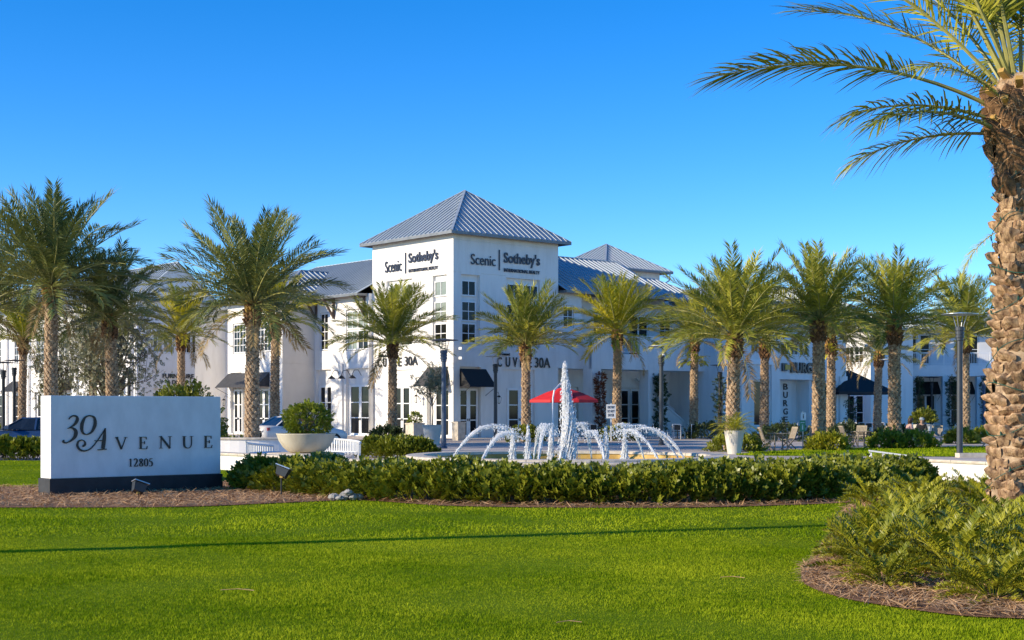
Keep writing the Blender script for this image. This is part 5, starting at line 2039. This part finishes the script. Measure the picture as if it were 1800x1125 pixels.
# ---------------------------------------------------------------- burger shop
bb = thing('burger_shop', 'white shaded shop building with BURGER sign above its recessed entry', 'building', (-3.63 - .647 * -2.5, 88 + .763 * -2.5, 0), BRZ)
FBG = Face(bb, 0, 0, 1, 0)
wall(FBG, 22.1, 36.4, 0, 9.6, [(28.45, 31.9, .05, 4.0, 1.25, True), (25.55, 27.2, .05, 3.95, .3, True), (28.5, 31.8, 5.75, 6.75, .16, True), (25.2, 26.1, 5.9, 6.7, .16, True),
                               (33.6, 35.2, .05, 4.0, .25, True), gro(22.1, 36.4, 7.9)])
for k in range(3):
    window(FBG, 28.56 + k * 1.09, 5.8, 1.0, .9, 2, 1, -.05)
window(FBG, 25.22, 5.92, .86, .76, 2, 1, -.05)
window(FBG, 25.6, .6, 1.55, 3.3, 1, 1, -.25)
window(FBG, 33.65, .1, 1.5, 3.8, 2, 3, -.2)
boxpart(FBG, 'cornice', 22.1, 27.6, 5.05, 5.4, .003, .16, 'trim')
boxpart(FBG, 'pilaster', 24.0, 25.0, 0, 5.04, .0, .14)
boxpart(FBG, 'pilaster', 27.35, 28.2, 0, 5.04, .0, .14)
boxpart(FBG, 'pilaster', 32.1, 33.1, 0, 4.35, .0, .14)
boxpart(FBG, 'pilaster', 35.5, 36.4, 0, 4.35, .0, .14)
boxpart(FBG, 'entry_lintel', 28.2, 32.1, 4.02, 4.35, .0, .10)
mb = MB()
mb.box(28.5, 29.3, -.05, 0, .05, 3.6)
FBG.put(mb.mesh('entry_door', M['redbrown']), 'entry_door', 0, 0, -1.19)
mb = MB()
mb.box(28.62, 29.0, -.06, -.05, .3, 3.3)
FBG.put(mb.mesh('door_glass', M['glass']), 'door_glass', 0, 0, -1.19)
for k, ch in enumerate('BURGER'):
    lettering(FBG, ch, 30.35, 30.85, 3.28 - k * .62, 3.74 - k * .62, 'black', .01, -1.22, .03)
mb = MB()
mb.box(28.6, 29.15, -.12, 0, 4.62, 5.2)
FBG.put(mb.mesh('sign_badge', M['lampgrey']), 'sign_badge', 0, 0, .02)
mb = MB()
mb.box(28.85, 29.45, -.16, -.12, 4.72, 5.1)
FBG.put(mb.mesh('sign_badge', M['gold']), 'sign_badge', 0, 0, .02)
lettering(FBG, 'BURGER', 29.6, 33.4, 4.5, 5.3, 'black', .035, .03, .12)
wall(Face(bb, 22.1, 0, 0, -1), -5.5, 0, 0, 9.6)
wall(Face(bb, 36.4, 0, 0, 1), 0, 5.5, 0, 9.6)
wall(Face(bb, 36.4, 5.5, -1, 0), 0, 14.3, 0, 9.6)
hip_roof(bb, 22.1, 36.4, 0, 5.5, 9.62, 1.5, .8, 'x', faces='fl')

# ---------------------------------------------------------------- right building with arcade and balcony
rb_ = thing('arcade_building', 'white two storey arcade with black awnings and an upstairs balcony at the right', 'building', (31, 122, 0), 0)
FA = Face(rb_, 0, 0, 1, 0)              # balcony front plane
FAW = Face(rb_, 0, 2.6, 1, 0)           # wall plane
LEN = 24
wh = []
for a in (1.2, 4.4, 7.4, 10.4, 13.4):
    wh.append((a, a + 1.7, .5, 3.1, .15, True))
up = []
for a in (.6, 3.55, 4.7, 7.8, 8.95, 12.0):
    up.append((a, a + .95, 5.75, 8.4, .15, True))
wall(FAW, -2, LEN, 0, 8.8, wh + up, 'siding')
for h in wh:
    window(FAW, h[0] + .03, .53, .82, 2.54, 1, 2, -.05)
    window(FAW, h[0] + .86, .53, .82, 2.54, 1, 2, -.05)
for h in up:
    window(FAW, h[0] + .03, 5.78, .89, 2.58, 1, 2, -.05)
for a in (.9, 4.1, 7.1, 10.1, 13.1):
    awning(FAW, a, a + 2.2, 4.25, 3.15, 1.1, 'blackcanvas')
mb = MB()
mb.box(-2, LEN, .02, 2.59, 4.72, 4.95)
mb.build('balcony_floor', M['siding'], rb_)
boxpart(FA, 'balcony_fascia', -2, LEN, 4.65, 5.62, -.14, .0, 'siding')
for a in (.4, 3.1, 5.95, 8.9, 11.8, 14.7):
    boxpart(FA, 'arcade_pier', a, a + .55, 0, 4.645, -.55, -.01, 'siding')
for k in range(-2, LEN, 2):
    mb = MB()
    mb.box(k, k + 2, .04, .10, 6.62, 6.70)
    mb.box(k, k + 2, .04, .10, 5.70, 5.76)
    mb.box(k, k + .1, .02, .12, 5.62, 6.74)
    rl = FA.put(mb.mesh('balcony_railing', M['trim']), 'balcony_railing', 0, 0)
    if k < 14:
        bal = CACHE.setdefault('bal2', None)
        if bal is None:
            m2 = MB()
            m2.box(-.012, .012, .056, .084, 5.76, 6.62)
            bal = CACHE['bal2'] = m2.mesh('baluster', M['trim'])
        for j in range(13):
            place(bal, 'baluster', rl, (k + .16 + j * .14, 0, 0))
for a in (2.6, 6.8, 11.2):
    mb = MB()
    mb.bar((a, 2.55, 7.3), (a, 1.7, 8.7), .2)
    mb.bar((a, 2.5, 7.1), (a, 2.5, 8.7), .16)
    mb.build('eave_bracket', M['wood_dark'], rb_)
wall(Face(rb_, -2, 2.6, 0, -1), -10, 0, 0, 8.8, (), 'siding')
wall(Face(rb_, LEN, 2.6, 0, 1), 0, 10, 0, 8.8, (), 'siding')
wall(Face(rb_, LEN, 12.6, -1, 0), 0, LEN + 2, 0, 8.8, (), 'siding')
hip_roof(rb_, -2, LEN, 2.6, 12.6, 8.82, 1.7, .95, 'x', faces='fl')
rw = thing('corner_pavilion', 'sunlit cream wall with small windows behind the black umbrella', 'building', (29.5, 117, 0), BRZ)
FCL, FCR = Face(rw, 0, 0, 0, -1), Face(rw, 0, 0, 1, 0)
wall(FCL, -9, 0, 0, 8.6, [(-2.6, -.7, 5.6, 7.1, .15, True), (-2.6, -.6, .05, 3.2, .2, True), gro(-9, 0, 4.6)])
window(FCL, -2.56, 5.64, .9, 1.42, 2, 2, -.05)
window(FCL, -1.63, 5.64, .9, 1.42, 2, 2, -.05)
french_door(FCL, -2.5, 1.8, 3.0, 2, 2, o=-.1)
wall(FCR, 0, 6, 0, 8.6)
wall(Face(rw, 6, 0, 0, 1), 0, 9, 0, 8.6)
wall(Face(rw, 6, 9, -1, 0), 0, 6, 0, 8.6)
hip_roof(rw, 0, 6, 0, 9, 8.62, 1.6, .7, 'y', faces='fl')

# ---------------------------------------------------------------- furniture shop at the left
lb = thing('furniture_shop', 'white furniture and decor shop building with a gable at the left', 'building', (-29.7, 112, 0), BRZ)
FF = Face(lb, 0, 0, 1, 0)
wall(FF, 0, 7.3, 0, 10.5, [(1.5, 3.35, 6.3, 7.95, .15, True), (4.0, 5.85, 6.3, 7.95, .15, True), (1.6, 5.8, .05, 3.5, .3, True), gro(0, 7.3, 5.7), gro(1.4, 6, 4.95)])
for a in (1.54, 2.44, 4.04, 4.94):
    window(FF, a, 6.34, .87, 1.56, 2, 2, -.05, 'blind' if a < 3 else 'glass')
french_door(FF, 1.7, 4.0, 3.3, 4, 3, o=-.22)
mb = MB()
mb.add([(0, 0, 10.5), (7.3, 0, 10.5), (3.65, 0, 13.6)], [(0, 1, 2)])
FF.put(mb.mesh('gable_wall', M['stucco']), 'gable_wall', 0, 0)
lettering(FF, 'FURNITURE', 2.35, 5.1, 4.3, 4.66, 'black', .02)
lettering(FF, '& DECOR', 2.75, 4.7, 3.82, 4.16, 'black', .02)
mb = MB()
mb.tube([(.0, -.08, 0), (0, -.08, 10.2)], .06, 8)
FF.put(mb.mesh('downpipe', M['trim']), 'downpipe', .12, 0)
FLL = Face(lb, 0, 0, 0, -1)
hl = []
for k in range(7):
    a = -4.6 - k * 5.2
    hl += [(a, a + 2.6, .05, 3.4, .3, True), (a + .3, a + 2.3, 6.0, 8.3, .15, True)]
wall(FLL, -42, 0, 0, 10.5, hl + [gro(-42, 0, 5.2)])
for k in range(7):
    a = -4.6 - k * 5.2
    french_door(FLL, a + .1, 2.4, 3.2, 2, 3, o=-.2)
    window(FLL, a + .34, 6.05, .95, 2.2, 2, 3, -.05)
    window(FLL, a + 1.31, 6.05, .95, 2.2, 2, 3, -.05)
    if k % 2 == 0:
        awning(FLL, a - .2, a + 2.8, 4.4, 3.45, 1.1, 'blackcanvas')
    boxpart(FLL, 'pilaster', a + 3.5, a + 4.3, 0, 10.45, 0, .25)
    if k % 2 == 1:
        mb = MB()
        mb.box(a - .2, a + 2.8, -1.1, -.004, 5.5, 5.65)
        mb.box(a - .2, a + 2.8, -1.1, -1.04, 6.62, 6.70)
        rl = FLL.put(mb.mesh('balcony', M['trim']), 'balcony', 0, 0)
        bal = CACHE.setdefault('bal3', None)
        if bal is None:
            m2 = MB()
            m2.box(-.014, .014, -1.085, -1.055, 5.65, 6.62)
            bal = CACHE['bal3'] = m2.mesh('baluster', M['trim'])
        for j in range(19):
            place(bal, 'baluster', rl, (a - .1 + j * .155, 0, 0))
lettering(FLL, 'SE', -9.2, -8.5, 4.5, 4.9, 'black', .02)
wall(Face(lb, 7.3, 0, 0, 1), 0, 3, 0, 10.5)
wall(Face(lb, 7.3, 3, 1, 0), 0, 7, 0, 9.0, [(2.2, 3.6, 5.4, 8.6, .15, True), (1.0, 4.6, .05, 3.3, .3, True)])
window(Face(lb, 7.3, 3, 1, 0), 2.24, 5.45, 1.3, 3.1, 2, 4, -.05)
wall(Face(lb, 14.3, 3, 0, 1), 0, 8, 0, 9.0)
wall(Face(lb, 14.3, 42, -1, 0), 0, 14.3, 0, 10.5)
hip_roof(lb, .85, 6.45, .6, 42, 10.52, 3.1, .85, 'y', gable0=True, gable1=True, faces='lr')
hip_roof(lb, 7.3, 14.3, 3, 12, 9.02, 2.4, .7, 'x', gable0=True, faces='f')
# ---------------------------------------------------------------- things on the plaza
def W(a, b):
    """main building axes -> world"""
    return (-3.63 + .763 * a - .647 * b, 88 + .647 * a + .763 * b)


def vine(lab, x, y, h, r, m, n, seed, cat='vine', z0=0):
    rn = np.random.default_rng(seed)
    rg_ = random.Random(seed)
    t = thing('climbing_vine', lab, cat, (x, y, z0))
    z = rn.uniform(.05, 1, n) ** .9 * h
    a = rn.uniform(0, 6.283, n)
    rr = r * np.sqrt(rn.uniform(.1, 1, n)) * (.75 + .35 * np.sin(z * 2.1 + seed) * np.sin(z * 5.3))
    pos = np.stack([np.cos(a) * rr, np.sin(a) * rr * .7, z], 1)
    tv, tf = sprig(.2, 4, .03, seed)
    out = np.stack([np.cos(a), np.sin(a), a * 0 + .2], 1)
    v, f = scatter(tv, tf, pos, rots(rn, n, out, .6), rn.uniform(.6, 1.25, n))
    struct(place(np_mesh('foliage', v, f, m), 'foliage', t), 'stuff')
    mb = MB()
    for k in range(4):
        ph = rg_.uniform(0, 6)
        mb.tube([(math.cos(ph + q * 5) * r * .35, math.sin(ph + q * 5) * r * .35, q * h * .95) for q in np.linspace(0, 1, 10)], .018, 5)
    mb.build('stems', M['bark'], t)


x, y = W(11.5, -1.1)
vine('red and orange climbing vine on the sunlit porch pier', x, y, 4.2, .36, M['vinered'], 520, 1)
x, y = W(17.2, -1.15)
vine('dark green climbing vine on the porch pier behind the grey lamp', x, y, 4.2, .5, M['vine'], 620, 2)
vine('thin dark vine climbing the street lamp by the stairs', 13.6, 92.9, 3.9, .42, M['vine'], 300, 3)
vine('dark climbing vine on the arcade pier left of the seated people', 34.75, 121.6, 4.6, .42, M['vine'], 420, 4)
vine('dark climbing vine on the arcade pier right of the dark lamp', 37.6, 121.6, 4.6, .45, M['vine'], 420, 5)
vine('dark climbing vine on the arcade pier beside the palm near the tall lamp', 40.5, 121.6, 4.5, .42, M['vine'], 420, 6)
vine('leafy plant with long leaves beneath the black umbrella', 25.3, 106, 2.6, .6, M['vine'], 200, 7, 'plant')

# red cantilever umbrella
t = thing('red_umbrella', 'open red cantilever umbrella on a white pole behind the main jet', 'umbrella', (2.75, 76, 0))
mb = MB()
n, Rr, za, zr = 8, 1.95, 2.98, 2.28
vs = [(0, 0, za)] + [(math.cos(2 * math.pi * (k + .5) / n) * Rr, math.sin(2 * math.pi * (k + .5) / n) * Rr, zr) for k in range(n)]
vm = [((p[0]) * .5, p[1] * .5, za - (za - zr) * .42) for p in vs[1:]]
mb.add(vs + vm, [(0, 1 + n + k, 1 + n + (k + 1) % n) for k in range(n)] + [(1 + n + k, 1 + k, 1 + (k + 1) % n, 1 + n + (k + 1) % n) for k in range(n)])
lo_ = len(mb.v)
mb.add([(p[0], p[1], p[2] - .14) for p in vs[1:]] + vs[1:], [(k, (k + 1) % n, n + (k + 1) % n, n + k) for k in range(n)])
mb.build('canopy', M['redcanvas'], t)
for k in range(n):
    mb = MB()
    mb.bar((0, 0, za - .12), (vs[k + 1][0] * .97, vs[k + 1][1] * .97, zr - .04), .025)
    mb.build('rib', M['trim'], t)
mb = MB()
mb.tube([(-.62, -2.1, 0), (-.62, -2.1, 2.35), (-.55, -2.0, 2.75), (-.2, -.8, 3.12), (0, 0, 3.1)], .045, 8)
mb.build('pole', M['trim'], t)
mb = MB()
mb.box(-1.1, -.14, -2.55, -1.65, 0, .1)
mb.build('base', M['stone'], t)

t = thing('black_umbrella', 'large dark market umbrella behind the burger shop corner', 'umbrella', (26.3, 111, 0))
mb = MB()
n, Rr, za, zr = 4, 3.6, 4.9, 3.15
vs = [(0, 0, za)] + [(math.cos(2 * math.pi * (k + .5) / n + .35) * Rr, math.sin(2 * math.pi * (k + .5) / n + .35) * Rr, zr) for k in range(n)]
mb.add(vs + [(p[0], p[1], p[2] - .2) for p in vs[1:]], [(0, 1 + k, 1 + (k + 1) % n) for k in range(n)] + [(1 + k, 1 + n + k, 1 + n + (k + 1) % n, 1 + (k + 1) % n) for k in range(n)])
mb.build('canopy', M['blackcanvas'], t)
for k in range(n):
    mb = MB()
    mb.bar((0, 0, za - .1), (vs[k + 1][0] * .96, vs[k + 1][1] * .96, zr - .03), .05)
    mb.build('rib', M['iron'], t)
mb = MB()
mb.tube([(0, 0, 0), (0, 0, za - .05)], .06, 10)
mb.build('pole', M['iron'], t)


# signs on posts
t = thing('entry_sign', 'white sign plate reading ONE WAY DO NOT ENTER on a post behind the fountain', 'sign', (5.5, 79, 0))
mb = MB()
mb.box(-.03, .03, .01, .06, 0, 2.1)
mb.build('post', M['signpale'], t)
mb = MB()
mb.box(-.26, .26, -.02, .008, 1.28, 2.05)
mb.build('plate', M['signpale'], t)
for k, s_ in enumerate(['ONE WAY', 'DO NOT', 'ENTER']):
    place(text_mesh(s_, .40 if k < 2 else .34, .15, .006, M['black'], .01), 'lettering', t, (-.2 if k < 2 else -.17, -.022, 1.82 - k * .22))
t = thing('parking_sign', 'white plate above a green plate with a figure on a thin post by the palm', 'sign', (12.75, 62.3, 0))
mb = MB()
mb.box(-.02, .02, .01, .05, 0, 1.68)
mb.build('post', M['steel'], t)
mb = MB()
mb.box(-.10, .13, -.015, .008, 1.30, 1.62)
mb.build('upper_plate', M['signpale'], t)
mb = MB()
mb.box(-.15, .10, -.015, .008, .80, 1.27)
mb.build('lower_plate', M['signgreen'], t)
for (zc, m, k) in [(1.45, 'black', 1.0), (.98, 'signpale', 1.2)]:      # little person pictograms
    mb = MB()
    cx = .01 if m == 'black' else -.025
    mb.lathe([(.001, -.004), (.022 * k, -.004), (.022 * k, .004), (.001, .004)], 10)
    mb.v = [(cx + a, -.0165 + c * .4, zc + .075 * k + b) for a, b, c in mb.v]
    mb.box(cx - .02 * k, cx + .02 * k, -.019, -.0155, zc - .09 * k, zc + .045 * k)
    mb.build('pictogram', M[m], t)
mb = MB()
mb.box(-.11, .06, -.019, -.0155, 1.17, 1.2)
mb.build('pictogram', M['signpale'], t)


# ---------------------------------------------------------------- chairs, tables
def teak_chair():
    t = thing('teak_chair', '', 'chair')
    mb = MB()
    for k in range(7):
        mb = MB()
        xx = -.20 + k * .0667
        mb.box(xx - .027, xx + .027, -.21, .22, .43, .45)
        mb.build('seat_slat', M['teak'], t)
    for k in range(7):
        xx = -.20 + k * .0667
        mb = MB()
        mb.bar((xx, -.20, .48), (xx, -.36, .94), .05, .018)
        mb.build('back_slat', M['teak'], t)
    for s in (-1, 1):
        mb = MB()
        mb.bar((s * .235, .24, 0), (s * .235, -.20, .48), .035, .045)
        mb.bar((s * .235, -.20, .48), (s * .235, -.37, .96), .035, .045)
        mb.build('leg', M['teak'], t)
        mb = MB()
        mb.bar((s * .20, -.30, 0), (s * .20, .21, .44), .035, .045)
        mb.build('leg', M['teak'], t)
    mb = MB()
    mb.bar((-.25, -.37, .96), (.25, -.37, .96), .05, .07)
    mb.build('top_rail', M['teak'], t)
    mb = MB()
    mb.bar((-.2, -.03, .215), (.2, -.03, .215), .03)
    mb.build('stretcher', M['teak'], t)
    return t


def teak_table(x, y, lab):
    t = thing('teak_table', lab, 'table', (x, y, 0), .2, 'teak tables on the lawn edge')
    for k in range(8):
        mb = MB()
        xx = -.36 + k * .103
        hw = math.sqrt(max(.05, .46 ** 2 - xx * xx))
        mb.box(xx - .047, xx + .047, -hw, hw, .71, .735)
        mb.build('top_slat', M['teak'], t)
    for sx in (-1, 1):
        for sy in (-1, 1):
            mb = MB()
            mb.bar((sx * .30, sy * .28, 0), (sx * .26, sy * .24, .70), .05)
            mb.build('leg', M['teak'], t)
    mb = MB()
    mb.bar((-.28, -.26, .66), (.28, .26, .66), .04)
    mb.bar((-.28, .26, .60), (.28, -.26, .60), .04)
    mb.build('cross_brace', M['teak'], t)


ch0 = teak_chair()
first = True
for (x, y, rz, lab) in [
        (10.95, 60.9, -1.5, 'teak folding chair left of the table near the tapered cream pot'),
        (12.15, 62.6, 1.9, 'teak folding chair right of the table near the green sign'),
        (15.75, 66.6, -1.4, 'teak folding chair left of the table between two sunlit palms'),
        (17.0, 66.0, 1.5, 'shaded teak folding chair right of the table between two sunlit palms'),
        (16.6, 67.9, 2.6, 'far teak folding chair behind the table between two sunlit palms'),
        (18.75, 67.6, -1.5, 'teak folding chair the person in pink sits on'),
        (20.35, 68.2, 2.7, 'empty teak folding chair right of the seated people'),
        (22.1, 66.2, 1.2, 'teak folding chair partly hidden by the large palm trunk'),
        (13.9, 66.0, .3, 'teak folding chair behind the yellow-green shrub by the green sign'),
        (19.75, 68.6, 2.9, 'teak folding chair the person in black sits on')]:
    c = ch0 if first else copy_tree(ch0)
    first = False
    c.location = (x, y, 0)
    c.rotation_euler = (0, 0, rz)
    tag(c, lab, 'chair', 'teak folding chairs')
teak_table(11.55, 61.6, 'slatted teak table near the tapered cream pot')
teak_table(16.35, 66.6, 'slatted teak table between two sunlit palms')
teak_table(19.55, 67.4, 'slatted teak table in front of the seated people')
mb = MB()
mb.lathe([(.035, 0), (.04, .02), (.04, .15), (.025, .17), (.02, .22), (.001, .22)], 12)
tag(mb.build('bottle', M['signpale'], None, (19.75, 67.3, .737)), 'white bottle standing on the table of the seated people', 'bottle')


def cafe_chair():
    t = thing('cafe_chair', '', 'chair')
    mb = MB()
    mb.box(-.22, .22, -.22, .22, .44, .47)
    mb.build('seat', M['lampgrey'], t)
    mb = MB()
    mb.box(-.20, .20, -.235, -.215, .55, .84)
    mb.build('backrest', M['iron'], t)
    for sx in (-1, 1):
        mb = MB()
        mb.bar((sx * .21, -.225, 0), (sx * .21, -.225, .9), .03)
        mb.build('leg', M['siding'], t)
        mb = MB()
        mb.bar((sx * .21, .21, 0), (sx * .21, .21, .44), .03)
        mb.build('leg', M['siding'], t)
    mb = MB()
    mb.bar((-.21, -.225, .88), (.21, -.225, .88), .03)
    mb.build('top_rail', M['siding'], t)
    return t


def cafe_table(x, y, lab, grp):
    t = thing('cafe_table', lab, 'table', (x, y, 0), 0, grp)
    mb = MB()
    mb.lathe([(.38, .71), (.40, .72), (.40, .745), (.0, .75)], 18)
    mb.build('table_top', M['lampgrey'], t)
    mb = MB()
    mb.tube([(0, 0, .03), (0, 0, .71)], .03, 8)
    mb.build('stem', M['iron'], t)
    mb = MB()
    mb.lathe([(.25, 0), (.24, .03), (.0, .05)], 14)
    mb.build('foot', M['iron'], t)


cc = cafe_chair()
first = True
rgc = random.Random(8)
for gi, (cx, cy, lab, grp) in enumerate([
        (4.6, 87, 'white framed cafe chair on the terrace behind the red umbrella', 'cafe chairs by the red umbrella'),
        (7.7, 87.5, 'white framed cafe chair on the terrace below the porch doors', 'cafe chairs below the porch'),
        (10.0, 86.0, 'white framed cafe chair in front of the green vine pier', 'cafe chairs by the vine pier'),
        (18.1, 95.0, 'white framed cafe chair in front of the burger shop entry', 'cafe chairs at the burger shop'),
        (22.3, 96.0, 'white framed cafe chair beneath the black umbrella', 'cafe chairs by the black umbrella'),
        (24.6, 98.0, 'white framed cafe chair right of the dark palm by the black umbrella', 'cafe chairs by the dark palm')]):
    cafe_table(cx, cy, lab.replace('white framed cafe chair', 'small round grey cafe table'), None)
    for k in range(4):
        c = cc if first else copy_tree(cc)
        first = False
        a = k * math.pi / 2 + rgc.uniform(-.4, .4)
        c.location = (cx + math.cos(a) * .75, cy + math.sin(a) * .75, 0)
        c.rotation_euler = (0, 0, a + math.pi / 2 + rgc.uniform(-.3, .3))
        tag(c, lab, 'chair', grp)


# ---------------------------------------------------------------- seated people
def skin_part(name, parent, verts, edges, rad, m, root=0, lvl=1):
    me = bpy.data.meshes.new(name)
    me.from_pydata(verts, edges, [])
    me.materials.append(m)
    o = place(me, name, parent)
    o.modifiers.new('skin', 'SKIN')
    sv_ = me.skin_vertices[0].data
    for i, r in enumerate(rad):
        sv_[i].radius = (r, r) if not hasattr(r, '__len__') else r
        sv_[i].use_root = (i == root)
    sb = o.modifiers.new('sub', 'SUBSURF')
    sb.levels = sb.render_levels = lvl
    return o


def seated(lab, x, y, rz, top, lean, hair, arm_fwd, cap=None):
    """local +y is the way the person faces; seat height .45"""
    t = thing('person', lab, 'person', (x, y, 0), rz)
    L = lean
    hip, waist, chest, neck = (0, 0, .55), (0, .02 + L * .3, .72), (0, .04 + L * .7, .95), (0, .07 + L, 1.10)
    head = (0, .11 + L * 1.1, 1.22)
    htop = (0, .10 + L * 1.1, 1.33)
    V = [hip, waist, chest, neck, head, htop]
    E_ = [(0, 1), (1, 2), (2, 3), (3, 4), (4, 5)]
    Rd = [.13, .115, .135, .05, .095, .065]
    for s in (-1, 1):
        b = len(V)
        V += [(s * .18, .05 + L * .75, 1.02), (s * .23, .10 + L * .6, .78), (s * .17, .10 + L + arm_fwd, .76), (s * .15, .17 + L + arm_fwd, .77)]
        E_ += [(2, b), (b, b + 1), (b + 1, b + 2), (b + 2, b + 3)]
        Rd += [.055, .045, .034, .030]
        for k in range(4):      # fingers
            V.append((s * (.15 - .022 * k + .02), .25 + L + arm_fwd - abs(k - 1.5) * .008, .755))
            E_.append((b + 3, len(V) - 1))
            Rd.append(.009)
        V.append((s * .10, .20 + L + arm_fwd, .775))
        E_.append((b + 3, len(V) - 1))
        Rd.append(.010)
        b = len(V)
        V += [(s * .10, .06, .53), (s * .12, .46, .53), (s * .12, .44, .10), (s * .12, .56, .05)]
        E_ += [(0, b), (b, b + 1), (b + 1, b + 2), (b + 2, b + 3)]
        Rd += [.085, .065, .042, .035]
    skin_part('body', t, V, E_, Rd, M['skin'])
    # clothes follow the same joints, a little wider
    v2 = [waist, chest, (0, .055 + L * .85, 1.045)]
    e2 = [(0, 1), (1, 2)]
    r2 = [.145, .158, .085]
    v2.insert(0, (0, 0, .56))
    e2 = [(0, 1), (1, 2), (2, 3)]
    r2.insert(0, .15)
    for s in (-1, 1):
        b = len(v2)
        v2 += [(s * .18, .05 + L * .75, 1.02), (s * .23, .10 + L * .6, .78), (s * .175, .06 + L + arm_fwd, .765)]
        e2 += [(2, b), (b, b + 1), (b + 1, b + 2)]
        r2 += [.072, .058, .045]
    skin_part('shirt', t, v2, e2, r2, top)
    v3 = [(0, 0, .55)]
    e3, r3 = [], [.15]
    for s in (-1, 1):
        b = len(v3)
        v3 += [(s * .10, .06, .53), (s * .12, .46, .53), (s * .12, .445, .14)]
        e3 += [(0, b), (b, b + 1), (b + 1, b + 2)]
        r3 += [.10, .08, .06]
    skin_part('trousers', t, v3, e3, r3, M['denim'])
    for s in (-1, 1):
        mb = MB()
        mb.lathe([(.02, 0), (.06, .01), (.06, .05), (.035, .09), (.001, .10)], 10, 0, 0, .75, 1.9)
        mb.build('shoe', M['flower'], t, (s * .12, .52, .0))
    # face: nose and eyes; hair or cap
    hc = Vector(head)
    mb = MB()
    mb.hexa([hc + Vector(p) for p in [(-.014, .085, -.02), (.014, .085, -.02), (.014, .07, -.02), (-.014, .07, -.02), (-.006, .09, .03), (.006, .09, .03), (.006, .07, .03), (-.006, .07, .03)]])
    mb.build('nose', M['skin'], t)
    for s in (-1, 1):
        mb = MB()
        mb.lathe([(.001, -.01), (.012, 0), (.001, .01)], 8, s * .034 + hc.x, .092 + hc.y)
        mb.v = [(a, b, c + hc.z + .03) for a, b, c in mb.v]
        mb.build('eye', M['black'], t)
        mb = MB()
        mb.lathe([(.001, -.03), (.015, 0), (.001, .03)], 8, s * .098 + hc.x, hc.y)
        mb.v = [(a, b, c + hc.z) for a, b, c in mb.v]
        mb.build('ear', M['skin'], t)
    if cap:
        mb = MB()
        mb.lathe([(.118, .05), (.118, .09), (.10, .14), (.05, .165), (.001, .17)], 16, hc.x, hc.y)
        mb.v = [(a, b, c + hc.z) for a, b, c in mb.v]
        mb.hexa([(-.08, hc.y + .09, hc.z + .05), (.08, hc.y + .09, hc.z + .05), (.07, hc.y + .22, hc.z + .03), (-.07, hc.y + .22, hc.z + .03),
                 (-.08, hc.y + .09, hc.z + .07), (.08, hc.y + .09, hc.z + .07), (.07, hc.y + .22, hc.z + .045), (-.07, hc.y + .22, hc.z + .045)])
        mb.build('cap', M['capgrey'], t, smooth=False)
    mb = MB()
    z1 = -.16 if hair else -.02
    rows = [(.06, z1, -.09), (.10, z1 + .06, -.065), (.115, .02, -.035), (.118, .08, -.02), (.09, .135, -.01), (.001, .16, 0)]
    vs, fs = [], []
    for (r, z, dy) in rows:
        for j in range(12):
            a = 2 * math.pi * j / 12
            vs.append((hc.x + r * math.cos(a), hc.y + dy + r * math.sin(a), hc.z + z))
    for i in range(5):
        for j in range(12):
            a, b = i * 12 + j, i * 12 + (j + 1) % 12
            fs.append((a, b, b + 12, a + 12))
    mb.add(vs, fs)
    mb.build('hair', M['hair'], t, smooth=True)
    return t


seated('seated person with brown hair in a pale pink top and blue jeans', 18.8, 67.6, R(-82), M['pink'], .06, True, .18)
seated('seated person in black with a grey cap leaning over the table', 19.72, 68.5, R(168), M['darkcloth'], .16, False, .22, True)
